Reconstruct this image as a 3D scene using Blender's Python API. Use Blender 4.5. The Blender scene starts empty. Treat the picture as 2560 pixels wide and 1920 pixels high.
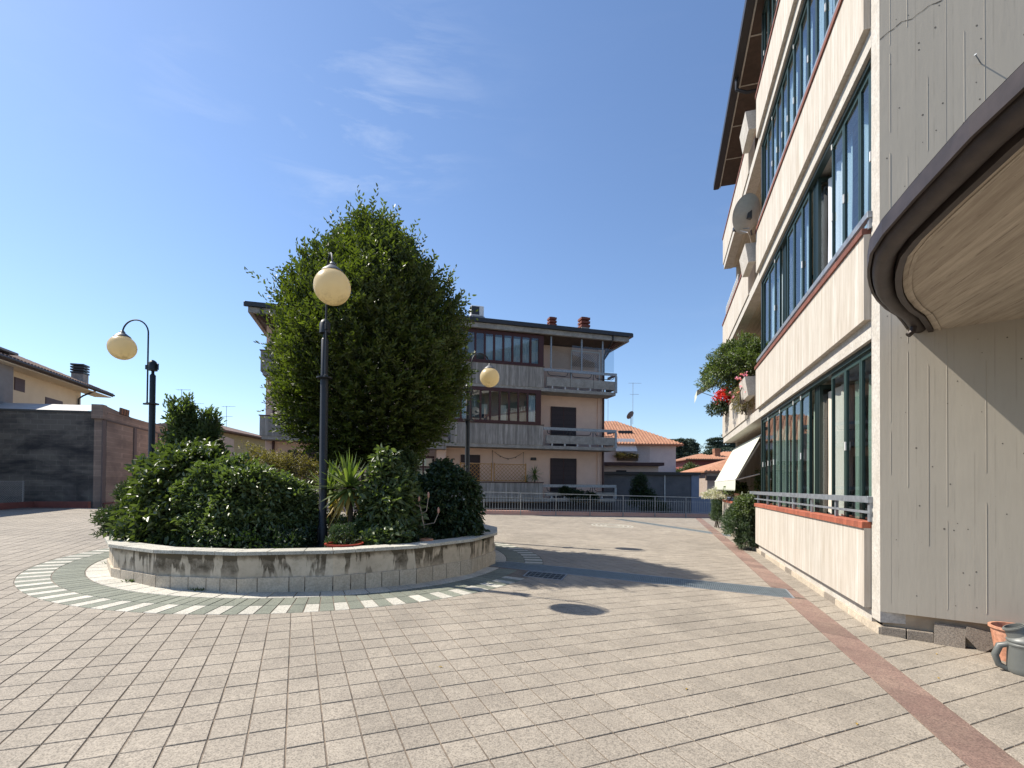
import bpy, math, random
import numpy as np
from mathutils import Vector, Matrix
R = math.radians
S = bpy.context.scene
COL = S.collection
random.seed(7); rng = np.random.default_rng(7)

# ------------------------------------------------------------------ camera
ROLL, PITCH = .008, .0126
cp, sp, cr, sr = math.cos(PITCH), math.sin(PITCH), math.cos(ROLL), math.sin(ROLL)
fwd = Vector((0, cp, sp)); up0 = Vector((0, -sp, cp)); rt0 = Vector((1, 0, 0))
rt = cr*rt0 + sr*up0; up = -sr*rt0 + cr*up0
cd = bpy.data.cameras.new('camera'); cam = bpy.data.objects.new('camera', cd); COL.objects.link(cam)
cd.sensor_width = 36; cd.lens = 36*1220/2560; cd.shift_y = .09364; cd.clip_end = 3000; cd.clip_start = .05
M = Matrix.Identity(4)
for i, v in enumerate((rt, up, -fwd)):
    for j in range(3): M[j][i] = v[j]
M[2][3] = 1.6
cam.matrix_world = M; S.camera = cam

# ------------------------------------------------------------------ world, sun
SAZ, SEL = -71.5, 50.3
w = bpy.data.worlds.new('World'); S.world = w; w.use_nodes = True
nt = w.node_tree; nt.nodes.clear()
out = nt.nodes.new('ShaderNodeOutputWorld'); bg = nt.nodes.new('ShaderNodeBackground')
sky = nt.nodes.new('ShaderNodeTexSky'); sky.sky_type = 'NISHITA'; sky.sun_disc = False
sky.sun_elevation = R(SEL); sky.sun_rotation = R(SAZ); sky.air_density = 1.1; sky.dust_density = .35; sky.ozone_density = 2.2
sky.altitude = 50
bg.inputs[1].default_value = .105
tc = nt.nodes.new('ShaderNodeTexCoord')
mp = nt.nodes.new('ShaderNodeMapping'); mp.inputs['Rotation'].default_value = (0, R(-18), R(12)); mp.inputs['Scale'].default_value = (1.6, 4., 9.)
n1 = nt.nodes.new('ShaderNodeTexNoise'); n1.inputs['Scale'].default_value = 2.6; n1.inputs['Detail'].default_value = 8; n1.inputs['Roughness'].default_value = .62; n1.inputs['Distortion'].default_value = .5
n2 = nt.nodes.new('ShaderNodeTexNoise'); n2.inputs['Scale'].default_value = 2.1; n2.inputs['Detail'].default_value = 2
r1 = nt.nodes.new('ShaderNodeMapRange'); r1.inputs[1].default_value = .5; r1.inputs[2].default_value = .78
r2 = nt.nodes.new('ShaderNodeMapRange'); r2.inputs[1].default_value = .5; r2.inputs[2].default_value = .68; r2.inputs[4].default_value = .42
mu = nt.nodes.new('ShaderNodeMath'); mu.operation = 'MULTIPLY'
mx = nt.nodes.new('ShaderNodeMixRGB'); mx.inputs[2].default_value = (6.2, 6.6, 7.2, 1)
L = nt.links.new
L(tc.outputs['Generated'], mp.inputs[0]); L(mp.outputs[0], n1.inputs[0]); L(tc.outputs['Generated'], n2.inputs[0])
L(n1.outputs[0], r1.inputs[0]); L(n2.outputs[0], r2.inputs[0]); L(r1.outputs[0], mu.inputs[0]); L(r2.outputs[0], mu.inputs[1])
vd = nt.nodes.new('ShaderNodeVectorMath'); vd.operation = 'DISTANCE'; vn = nt.nodes.new('ShaderNodeVectorMath'); vn.operation = 'NORMALIZE'
L(tc.outputs['Generated'], vn.inputs[0]); L(vn.outputs[0], vd.inputs[0]); vd.inputs[1].default_value = Vector((-.40, 1., .84)).normalized()
r3 = nt.nodes.new('ShaderNodeMapRange'); r3.inputs[1].default_value = .02; r3.inputs[2].default_value = .26; r3.inputs[3].default_value = 1.; r3.inputs[4].default_value = .10
L(vd.outputs['Value'], r3.inputs[0]); mu2 = nt.nodes.new('ShaderNodeMath'); mu2.operation = 'MULTIPLY'; L(mu.outputs[0], mu2.inputs[0]); L(r3.outputs[0], mu2.inputs[1])
tn = nt.nodes.new('ShaderNodeMixRGB'); tn.blend_type = 'MULTIPLY'; tn.inputs[0].default_value = 1; tn.inputs[2].default_value = (.91, .975, 1.08, 1); L(sky.outputs[0], tn.inputs[1])
L(mu2.outputs[0], mx.inputs[0]); L(tn.outputs[0], mx.inputs[1]); L(mx.outputs[0], bg.inputs[0]); L(bg.outputs[0], out.inputs[0])
sd = bpy.data.lights.new('sun', 'SUN'); sd.energy = 5.0; sd.angle = R(.53); sd.color = (1, .93, .82)
so = bpy.data.objects.new('sun', sd); COL.objects.link(so)
sv = Vector((math.sin(R(SAZ))*math.cos(R(SEL)), math.cos(R(SAZ))*math.cos(R(SEL)), math.sin(R(SEL))))
so.rotation_euler = sv.to_track_quat('Z', 'Y').to_euler(); so.location = sv*60
S.view_settings.view_transform = 'Standard'; S.view_settings.look = 'None'; S.view_settings.gamma = 1
S.view_settings.use_curve_mapping = False; S.view_settings.exposure = .66

# ------------------------------------------------------------------ helpers
def gz(x, y): return -.023*x + .0068*y
class MB:
    def __init__(s): s.v = []; s.f = []; s.m = []; s.mi = 0
    def add(s, vs, fs):
        o = len(s.v); s.v += [tuple(p) for p in vs]; s.f += [tuple(i+o for i in f) for f in fs]; s.m += [s.mi]*len(fs); return s
    def box(s, a, b, c=0.):
        x0, y0, z0 = a; x1, y1, z1 = b
        if x0 > x1: x0, x1 = x1, x0
        if y0 > y1: y0, y1 = y1, y0
        if z0 > z1: z0, z1 = z1, z0
        if c:
            c = min(c, (x1-x0)*.3, (y1-y0)*.3, (z1-z0)*.3)
            return s.prism([(x0+c, y0), (x1-c, y0), (x1, y0+c), (x1, y1-c), (x1-c, y1), (x0+c, y1), (x0, y1-c), (x0, y0+c)], z0, z1, c)
        return s.add([(x0,y0,z0),(x1,y0,z0),(x1,y1,z0),(x0,y1,z0),(x0,y0,z1),(x1,y0,z1),(x1,y1,z1),(x0,y1,z1)],
                     [(0,3,2,1),(4,5,6,7),(0,1,5,4),(1,2,6,5),(2,3,7,6),(3,0,4,7)])
    def prism(s, P, z0, z1, c=0.):
        n = len(P)
        if c:
            cx = sum(p[0] for p in P)/n; cy = sum(p[1] for p in P)/n
            Q = []
            for x, y in P:
                d = math.hypot(x-cx, y-cy) or 1; k = max(0, 1-c*1.2/d); Q.append((cx+(x-cx)*k, cy+(y-cy)*k))
            vs = [(x, y, z0) for x, y in P]+[(x, y, z1-c) for x, y in P]+[(x, y, z1) for x, y in Q]
            fs = [tuple(range(2*n, 3*n)), tuple(range(n-1, -1, -1))]
            for i in range(n):
                j = (i+1) % n; fs += [(i, j, n+j, n+i), (n+i, n+j, 2*n+j, 2*n+i)]
        else:
            vs = [(x, y, z0) for x, y in P]+[(x, y, z1) for x, y in P]
            fs = [tuple(range(n, 2*n)), tuple(range(n-1, -1, -1))]+[(i, (i+1) % n, n+(i+1) % n, n+i) for i in range(n)]
        return s.add(vs, fs)
    def tube(s, path, r, n=8, cap=True):
        P = [Vector(p) for p in path]; rr = r if hasattr(r, '__len__') else [r]*len(P)
        o = len(s.v); prev = None
        for i, p in enumerate(P):
            t = (P[min(i+1, len(P)-1)]-P[max(i-1, 0)]).normalized()
            if prev is None:
                a = t.orthogonal().normalized()
            else:
                a = (prev - t*prev.dot(t)); a = a.normalized() if a.length > 1e-6 else t.orthogonal().normalized()
            prev = a; b = t.cross(a)
            for k in range(n):
                q = 2*math.pi*k/n; s.v.append(tuple(p+(a*math.cos(q)+b*math.sin(q))*rr[i]))
        for i in range(len(P)-1):
            for k in range(n):
                s.f.append((o+i*n+k, o+i*n+(k+1) % n, o+(i+1)*n+(k+1) % n, o+(i+1)*n+k)); s.m.append(s.mi)
        if cap:
            s.f.append(tuple(o+k for k in range(n-1, -1, -1))); s.f.append(tuple(o+(len(P)-1)*n+k for k in range(n))); s.m += [s.mi]*2
        return s
    def lathe(s, prof, c=(0,0,0), n=20, ax=None):
        vs = []; fs = []
        m = len(prof)
        for k in range(n):
            q = 2*math.pi*k/n
            for r, z in prof: vs.append((c[0]+r*math.cos(q), c[1]+r*math.sin(q), c[2]+z))
        for k in range(n):
            j = (k+1) % n
            for i in range(m-1): fs.append((k*m+i, j*m+i, j*m+i+1, k*m+i+1))
        fs.append(tuple(k*m for k in range(n-1, -1, -1))) if prof[0][0] > 1e-4 else None
        fs.append(tuple(k*m+m-1 for k in range(n))) if prof[-1][0] > 1e-4 else None
        return s.add(vs, fs)
    def quad(s, a, b, c, d): return s.add([a, b, c, d], [(0, 1, 2, 3)])
    def xf(s, M):
        s.v = [tuple(M @ Vector(p)) for p in s.v]; return s
    def mesh(s, name, mat, smooth=False):
        me = bpy.data.meshes.new(name); me.from_pydata(s.v, [], s.f)
        for m_ in (mat if isinstance(mat, (list, tuple)) else [mat]): me.materials.append(m_)
        if any(s.m): me.polygons.foreach_set('material_index', s.m)
        if smooth:
            me.polygons.foreach_set('use_smooth', [True]*len(me.polygons))
            try: me.set_sharp_from_angle(angle=R(38))
            except Exception: pass
        me.update(); return me
    def build(s, name, mat, parent=None, loc=(0,0,0), smooth=False, **k):
        o = bpy.data.objects.new(name, s.mesh(name, mat, smooth)); COL.objects.link(o)
        o.location = loc; o.parent = parent
        for a, b in k.items(): o[a] = b
        return o
def link(name, me, parent=None, loc=(0,0,0), rz=0, **k):
    o = bpy.data.objects.new(name, me); COL.objects.link(o); o.location = loc; o.rotation_euler = (0, 0, rz); o.parent = parent
    for a, b in k.items(): o[a] = b
    return o
def thing(name, label, cat, loc=(0,0,0), rz=0, group=None):
    o = bpy.data.objects.new(name, None); o.empty_display_size = .2; COL.objects.link(o); o.location = loc; o.rotation_euler = (0, 0, rz)
    o['label'] = label; o['category'] = cat
    if group: o['group'] = group
    return o
def tag(o, label, cat, group=None):
    o['label'] = label; o['category'] = cat
    if group: o['group'] = group
    return o

# ------------------------------------------------------------------ materials
def nodes(name):
    m = bpy.data.materials.new(name); m.use_nodes = True; t = m.node_tree; b = t.nodes['Principled BSDF']; return m, t, b
def coords(t, scale=(1,1,1), kind='Object', rot=(0,0,0)):
    c = t.nodes.new('ShaderNodeTexCoord'); p = t.nodes.new('ShaderNodeMapping'); p.inputs['Scale'].default_value = scale; p.inputs['Rotation'].default_value = rot
    t.links.new(c.outputs[kind], p.inputs[0]); return p.outputs[0]
def noise(t, co, sc, det=4, rough=.55, dist=0):
    n = t.nodes.new('ShaderNodeTexNoise'); n.inputs['Scale'].default_value = sc; n.inputs['Detail'].default_value = det; n.inputs['Roughness'].default_value = rough; n.inputs['Distortion'].default_value = dist
    t.links.new(co, n.inputs[0]); return n.outputs[0]
def ramp(t, v, a, b, lo=0, hi=1):
    r = t.nodes.new('ShaderNodeMapRange'); r.inputs[1].default_value = a; r.inputs[2].default_value = b; r.inputs[3].default_value = lo; r.inputs[4].default_value = hi
    t.links.new(v, r.inputs[0]); return r.outputs[0]
def mix(t, f, a, b, mode='MIX'):
    x = t.nodes.new('ShaderNodeMixRGB'); x.blend_type = mode
    for i, q in enumerate((f, a, b)):
        if hasattr(q, 'links'): t.links.new(q, x.inputs[i])
        elif isinstance(q, (int, float)): x.inputs[i].default_value = q if i == 0 else (q, q, q, 1)
        else: x.inputs[i].default_value = (*q, 1)
    return x.outputs[0]
def math_(t, op, a, b=0):
    x = t.nodes.new('ShaderNodeMath'); x.operation = op
    for i, q in enumerate((a, b)):
        if hasattr(q, 'links'): t.links.new(q, x.inputs[i])
        else: x.inputs[i].default_value = q
    return x.outputs[0]
def bump(t, b, h, st=.3, d=.01, prev=None):
    x = t.nodes.new('ShaderNodeBump'); x.inputs['Strength'].default_value = st; x.inputs['Distance'].default_value = d
    t.links.new(h, x.inputs['Height'])
    if prev: t.links.new(prev, x.inputs['Normal'])
    t.links.new(x.outputs[0], b.inputs['Normal']); return x.outputs[0]
def rnd(t):
    a = t.nodes.new('ShaderNodeAttribute'); a.attribute_name = 'rnd'; o = t.nodes.new('ShaderNodeObjectInfo')
    return math_(t, 'FRACT', math_(t, 'ADD', a.outputs['Fac'], o.outputs['Random']))
def mat(name, c1, c2=None, sc=6, stretch=(1,1,1), rough=.8, bs=.25, bd=.004, metal=0, fine=0, lo=.35, hi=.65, vary=0):
    m, t, b = nodes(name); co = coords(t, stretch)
    if c2 is None: c2 = tuple(x*.8 for x in c1)
    n = noise(t, co, sc, 6, .62)
    col = mix(t, ramp(t, n, lo, hi), c1, c2)
    if fine:
        f = noise(t, coords(t), fine, 3, .7); col = mix(t, ramp(t, f, .42, .6, 0, .55), col, tuple(x*.55 for x in c1))
    if vary:
        r = rnd(t); col = mix(t, 1, col, math_(t, 'ADD', math_(t, 'MULTIPLY', r, vary), 1-vary/2), 'MULTIPLY')
    t.links.new(col, b.inputs['Base Color']); b.inputs['Roughness'].default_value = rough; b.inputs['Metallic'].default_value = metal
    if bs: bump(t, b, n, bs, bd)
    return m
def flat(name, c, rough=.5, metal=0, spec=.5):
    return mat(name, c, tuple(x*.86 for x in c), 9, rough=rough, bs=.08, bd=.002, metal=metal)
# board marked concrete: vertical grain
def concrete(name, base, dark, streak=14, var=.5, axis=0, stains=.5, bstr=.35, boards=0, bvar=.5, bax=0, bj=.75):
    m, t, b = nodes(name)
    st = (1, 1, .07)
    n = noise(t, coords(t, (streak/4, streak/4, .22) if bax == 0 else (.3, streak/4, streak/4)), 4., 6, .65)
    n2 = noise(t, coords(t, (streak*1.2, streak*1.2, .5) if bax == 0 else (.9, streak*1.2, streak*1.2)), 5., 3, .6)
    big = noise(t, coords(t), .8, 4, .6)
    v = t.nodes.new('ShaderNodeTexVoronoi'); v.inputs['Scale'].default_value = 26; t.links.new(coords(t), v.inputs[0])
    col = mix(t, ramp(t, n, .38, .66, 0, var), base, dark)
    col = mix(t, ramp(t, n2, .5, .75, 0, var*.7), col, tuple(x*.8 for x in dark))
    col = mix(t, ramp(t, big, .5, .75, 0, stains), col, tuple(x*.72 for x in base))
    if boards:
        sx_ = t.nodes.new('ShaderNodeSeparateXYZ'); t.links.new(coords(t), sx_.inputs[0])
        bx = math_(t, 'MULTIPLY', sx_.outputs[bax], boards); fl = math_(t, 'FLOOR', bx); fr0 = math_(t, 'FRACT', bx)
        wn = t.nodes.new('ShaderNodeTexWhiteNoise'); wn.noise_dimensions = '1D'; t.links.new(fl, wn.inputs['W'])
        col = mix(t, math_(t, 'MULTIPLY', wn.outputs['Value'], bvar), col, dark)
        jn = math_(t, 'MULTIPLY', ramp(t, fr0, 0, .10, 1, 0), ramp(t, noise(t, coords(t, (2.2, 2.2, .9)), 2.1, 3), .46, .58))
        col = mix(t, math_(t, 'MULTIPLY', jn, bj), col, tuple(x*.6 for x in dark))
    pit = ramp(t, v.outputs['Distance'], .04, .1, 1, 0)
    msk = ramp(t, noise(t, coords(t), 7, 2), .56, .62)
    pitm = math_(t, 'MULTIPLY', pit, msk)
    col = mix(t, math_(t, 'MULTIPLY', pitm, .6), col, tuple(x*.35 for x in dark))
    t.links.new(col, b.inputs['Base Color']); b.inputs['Roughness'].default_value = .88
    h = math_(t, 'SUBTRACT', math_(t, 'ADD', n, math_(t, 'MULTIPLY', n2, .5)), math_(t, 'MULTIPLY', pitm, 1.5))
    bump(t, b, h, bstr, .012); return m
def tilemat(name, a, c, fine=60, vary=.22, rough=.85):
    m, t, b = nodes(name); co = t.nodes.new('ShaderNodeNewGeometry').outputs['Position']
    f = noise(t, co, fine, 4, .75); g = noise(t, co, 2.3, 4, .6); st = noise(t, co, 9, 5, .7, .6); lg = noise(t, co, .55, 5, .65, .8)
    f2 = noise(t, co, fine*2.2, 2, .8)
    col = mix(t, ramp(t, g, .35, .65), a, c)
    col = mix(t, ramp(t, st, .45, .72, 0, .35), col, tuple(x*.72 for x in a))
    col = mix(t, ramp(t, f, .47, .60, 0, .5), col, tuple(x*.55 for x in a)); f3 = noise(t, co, 95, 2, .6); col = mix(t, ramp(t, f3, .53, .63, 0, .75), col, tuple(x*.5 for x in a)); col = mix(t, ramp(t, f3, .46, .38, 0, .5), col, tuple(min(1, x*1.45) for x in a))
    col = mix(t, ramp(t, f2, .6, .75, 0, .5), col, tuple(min(1, x*1.5) for x in a))
    r = rnd(t); col = mix(t, 1, col, math_(t, 'ADD', math_(t, 'MULTIPLY', r, vary), 1-vary/2), 'MULTIPLY')
    col = mix(t, 1, col, ramp(t, lg, .38, .66, 1.05, .84), 'MULTIPLY'); sp = noise(t, co, 24, 2, .5)
    col = mix(t, ramp(t, sp, .74, .77, 0, .5), col, tuple(x*.35 for x in a))
    t.links.new(col, b.inputs['Base Color']); b.inputs['Roughness'].default_value = rough
    bump(t, b, math_(t, 'ADD', f, math_(t, 'MULTIPLY', st, .8)), .6, .005); return m
def leafmat(name, a, b_, rough=.42, trans=.35, spec=.5):
    m = bpy.data.materials.new(name); m.use_nodes = True; t = m.node_tree; t.nodes.clear()
    o = t.nodes.new('ShaderNodeOutputMaterial'); at = t.nodes.new('ShaderNodeAttribute'); at.attribute_name = 'rnd'
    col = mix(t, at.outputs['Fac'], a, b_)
    p = t.nodes.new('ShaderNodeBsdfPrincipled'); p.inputs['Roughness'].default_value = rough; p.inputs['Specular IOR Level'].default_value = spec
    tr = t.nodes.new('ShaderNodeBsdfTranslucent'); t.links.new(col, p.inputs['Base Color'])
    tc_ = mix(t, 1, col, (1.5, 1.75, .55), 'MULTIPLY'); t.links.new(tc_, tr.inputs[0])
    ms = t.nodes.new('ShaderNodeMixShader'); ms.inputs[0].default_value = trans
    t.links.new(p.outputs[0], ms.inputs[1]); t.links.new(tr.outputs[0], ms.inputs[2]); t.links.new(ms.outputs[0], o.inputs[0]); return m
def glassmat(name, tint=(.75,.8,.8), refl=1.0, base=.06):
    m = bpy.data.materials.new(name); m.use_nodes = True; t = m.node_tree; t.nodes.clear()
    o = t.nodes.new('ShaderNodeOutputMaterial'); a = t.nodes.new('ShaderNodeBsdfTransparent'); a.inputs[0].default_value = (*tint, 1)
    g = t.nodes.new('ShaderNodeBsdfGlossy'); g.inputs['Roughness'].default_value = .015; g.inputs[0].default_value = (refl, refl, refl, 1)
    f = t.nodes.new('ShaderNodeFresnel'); f.inputs[0].default_value = 1.6
    fa = math_(t, 'ADD', math_(t, 'MULTIPLY', f.outputs[0], .95), base)
    gb = t.nodes.new('ShaderNodeNewGeometry'); fa = math_(t, 'MULTIPLY', fa, math_(t, 'SUBTRACT', 1, gb.outputs['Backfacing']))
    ms = t.nodes.new('ShaderNodeMixShader'); t.links.new(fa, ms.inputs[0]); t.links.new(a.outputs[0], ms.inputs[1]); t.links.new(g.outputs[0], ms.inputs[2]); t.links.new(ms.outputs[0], o.inputs[0]); return m

M_ = {}
M_['tile'] = tilemat('paver stone', (.280,.243,.196), (.34,.297,.238), 34, .13)
M_['tilew'] = tilemat('white block', (.47,.45,.385), (.54,.51,.435), 30, .16)
M_['tileg'] = tilemat('green block', (.175,.188,.148), (.215,.226,.176), 45, .22)
M_['tiler'] = tilemat('red paver', (.215,.135,.108), (.27,.19,.145), 34, .35)
M_['tilec'] = tilemat('dark plinth stone', (.215,.18,.145), (.27,.235,.195), 60, .25)
M_['mortar'] = mat('joint mortar', (.10,.08,.062), (.26,.205,.15), 4, bs=.3, fine=60)
M_['fac'] = concrete('pale board concrete', (.60,.56,.50), (.40,.345,.275), 12, .85, stains=.3, boards=9.5, bvar=.45)
M_['facp'] = mat('pale smooth concrete', (.58,.545,.49), (.46,.42,.36), 5, rough=.85, bs=.2, fine=30)
M_['wall'] = concrete('grey painted concrete', (.41,.37,.305), (.35,.315,.26), 4, .2, stains=.35, bstr=.18, boards=6.33, bvar=.22, bj=.4)
M_['soffit'] = concrete('soffit concrete', (.54,.475,.38), (.20,.16,.12), 15, .55, stains=.7, boards=6.5, bvar=.35, bax=1)
M_['gconc'] = concrete('grey board concrete', (.44,.41,.37), (.15,.135,.12), 9, .85, stains=.5, boards=6.5, bvar=.6)
M_['gflat'] = mat('grey weathered concrete', (.40,.38,.345), (.24,.225,.205), 3, rough=.9, fine=14)
M_['pink'] = mat('pink render', (.74,.53,.42), (.68,.48,.38), 1.5, rough=.9, bs=.08)
M_['maroon'] = flat('maroon paint', (.055,.013,.013), .5)
M_['brick'] = mat('red sill brick', (.42,.12,.06), (.30,.085,.05), 7, rough=.75, vary=.35, fine=50)
M_['green'] = flat('dark green frame', (.018,.036,.032), .4)
M_['greenl'] = flat('green frame face', (.03,.058,.05), .4)
M_['galv'] = mat('galvanised steel', (.36,.39,.42), (.24,.26,.285), 12, rough=.5, metal=.55, bs=.1)
M_['dark'] = flat('unlit interior black', (.012,.012,.013), .7)  # black colour stands in for unlit depth behind openings
M_['glass'] = glassmat('window glass', (.80,.88,.90), .95, .06)
M_['glassb'] = glassmat('clear balcony glass', (.85,.88,.9), .7, .02)
M_['curt'] = mat('cream curtain cloth', (.70,.63,.54), (.62,.55,.46), 3, (6,6,.3), rough=.9, bs=.2)
M_['curtg'] = mat('pale green curtain cloth', (.50,.52,.40), (.40,.43,.33), 3, (6,6,.3), rough=.9, bs=.2)
M_['curtw'] = mat('white net curtain', (.72,.74,.76), (.6,.62,.66), 3, (6,6,.3), rough=.9, bs=.2)
M_['curtb'] = mat('brown striped curtain', (.34,.25,.16), (.20,.14,.09), 4, (5,5,.1), rough=.9, bs=.2)
M_['room'] = mat('room plaster', (.30,.27,.23), (.25,.22,.19), 2, rough=.9, bs=0)
M_['brown'] = mat('brown timber soffit', (.085,.055,.042), (.06,.04,.03), 6, (1,1,1), rough=.75)
M_['copper'] = mat('oxidised copper gutter', (.040,.031,.028), (.065,.05,.045), 6, rough=.5, metal=.3)
M_['black'] = flat('black gutter metal', (.028,.028,.032), .45)
M_['lampm'] = mat('black painted steel', (.008,.009,.011), (.014,.016,.02), 8, rough=.5, bs=.1)
M_['lampg'] = flat('grey lamp cap', (.14,.14,.145), .5)
M_['soil'] = mat('planter soil', (.05,.04,.028), (.09,.07,.05), 9, fine=40)
M_['white'] = mat('white paint', (.76,.75,.72), (.66,.65,.62), 4, rough=.6, bs=.1)
M_['whouse'] = mat('white render', (.52,.52,.52), (.46,.46,.47), 2, rough=.9, bs=.1)
M_['cream'] = mat('cream render', (.64,.57,.42), (.58,.51,.37), 1.2, rough=.9, bs=.1)
M_['rooft'] = mat('terracotta tiles', (.33,.145,.08), (.42,.22,.13), 3, rough=.85, fine=20, vary=.3)
M_['roofb'] = mat('brown roof tiles', (.13,.075,.055), (.20,.125,.09), 3, rough=.85, fine=20, vary=.3)
M_['terra'] = mat('terracotta pot', (.50,.22,.13), (.62,.32,.21), 5, rough=.7, fine=30)
M_['plastic'] = mat('grey plastic', (.115,.12,.112), (.15,.158,.148), 3, rough=.42, bs=.05)
M_['wood'] = mat('yellow wood', (.44,.22,.05), (.34,.16,.04), 8, (1,1,.2), rough=.6)
M_['bark'] = mat('bark', (.11,.085,.06), (.06,.045,.035), 12, (1,1,.3), rough=.95, bs=.6)
M_['dish'] = flat('dish grey', (.36,.36,.34), .5)
M_['green house'] = flat('dark green render', (.03,.09,.075), .8)
M_['blue'] = mat('pale blue grey metal', (.22,.25,.33), (.17,.20,.28), 2, rough=.6)
M_['dkcourt'] = mat('lower court asphalt', (.05,.05,.052), (.08,.078,.075), 2, rough=.9)
# opal globe
m, t, b = nodes('opal globe'); n = noise(t, coords(t), 6, 5, .7); z = coords(t)
sx = t.nodes.new('ShaderNodeSeparateXYZ'); t.links.new(z, sx.inputs[0])
dirt = math_(t, 'MULTIPLY', ramp(t, n, .45, .62), ramp(t, sx.outputs[2], -.10, -.27))
col = mix(t, ramp(t, noise(t, coords(t), 2.5, 3), .3, .7), (.88,.76,.50), (.86,.735,.47)); col = mix(t, math_(t, 'MULTIPLY', dirt, .5), col, (.25,.18,.08))
t.links.new(col, b.inputs['Base Color']); b.inputs['Roughness'].default_value = .32
trn = t.nodes.new('ShaderNodeBsdfTranslucent'); t.links.new(col, trn.inputs[0]); msg = t.nodes.new('ShaderNodeMixShader'); msg.inputs[0].default_value = .55
t.links.new(b.outputs[0], msg.inputs[1]); t.links.new(trn.outputs[0], msg.inputs[2]); t.links.new(msg.outputs[0], t.nodes['Material Output'].inputs[0])
M_['globe'] = m
# planter wall with run-off stains under the coping joints
m, t, b = nodes('stained planter concrete')
c = t.nodes.new('ShaderNodeTexCoord'); sx = t.nodes.new('ShaderNodeSeparateXYZ'); t.links.new(c.outputs['Object'], sx.inputs[0])
ang = math_(t, 'ARCTAN2', sx.outputs[1], sx.outputs[0])
cb = t.nodes.new('ShaderNodeCombineXYZ'); t.links.new(math_(t, 'MULTIPLY', ang, 17.), cb.inputs[0]); t.links.new(math_(t, 'MULTIPLY', sx.outputs[2], 1.1), cb.inputs[1])
s1 = noise(t, cb.outputs[0], 1.15, 3, .6, .35)
s2 = noise(t, coords(t), 9, 6, .7); s3 = noise(t, coords(t), 2.2, 5, .6)
hgt = ramp(t, math_(t, 'ADD', sx.outputs[2], math_(t, 'MULTIPLY', s3, .12)), .12, .34)
st = math_(t, 'MULTIPLY', ramp(t, s1, .505, .545), hgt)
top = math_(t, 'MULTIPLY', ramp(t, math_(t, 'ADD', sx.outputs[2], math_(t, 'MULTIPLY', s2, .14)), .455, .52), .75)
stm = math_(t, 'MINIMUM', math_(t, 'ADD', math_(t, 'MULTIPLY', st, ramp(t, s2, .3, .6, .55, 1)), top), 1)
col = mix(t, ramp(t, s3, .35, .65), (.60,.51,.39), (.45,.375,.28))
col = mix(t, math_(t, 'MULTIPLY', ramp(t, s2, .5, .7), .35), col, (.20,.16,.11))
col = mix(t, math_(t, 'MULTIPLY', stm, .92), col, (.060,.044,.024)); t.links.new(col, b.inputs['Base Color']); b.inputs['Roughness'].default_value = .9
bump(t, b, s2, .5, .012); M_['planter'] = m
M_['plstone'] = mat('split face stone', (.56,.48,.375), (.45,.38,.29), 7, rough=.9, bs=.7, bd=.012, fine=40, vary=.2)
# dark soot stained block wall
def blockmat(name, a, d, amt, soot=.5, lo=.42, hi=.62):
    m, t, b = nodes(name); br = t.nodes.new('ShaderNodeTexBrick'); cc = t.nodes.new('ShaderNodeTexCoord'); mm = t.nodes.new('ShaderNodeMapping')
    mm.inputs['Rotation'].default_value = (R(90), 0, 0); t.links.new(cc.outputs['Object'], mm.inputs[0]); t.links.new(mm.outputs[0], br.inputs[0])
    br.inputs['Color1'].default_value = (*a, 1); br.inputs['Color2'].default_value = (*[x*.85 for x in a], 1); br.inputs['Mortar'].default_value = (*[min(1, x*1.25) for x in a], 1)
    br.inputs['Scale'].default_value = 1; br.inputs['Brick Width'].default_value = .5; br.inputs['Row Height'].default_value = .22; br.inputs['Mortar Size'].default_value = .012
    n = noise(t, coords(t, (.5, .5, 1.2)), .9, 6, .62, .4)
    col = mix(t, math_(t, 'MULTIPLY', ramp(t, n, lo, hi), amt), br.outputs[0], d)
    t.links.new(col, b.inputs['Base Color']); b.inputs['Roughness'].default_value = .92; bump(t, b, noise(t, coords(t), 8, 5), .4, .01); return m
M_['soot'] = blockmat('soot stained block wall', (.17,.15,.13), (.035,.033,.036), .95)
M_['block'] = blockmat('pinkish block wall', (.34,.25,.20), (.17,.125,.105), .7)

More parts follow.
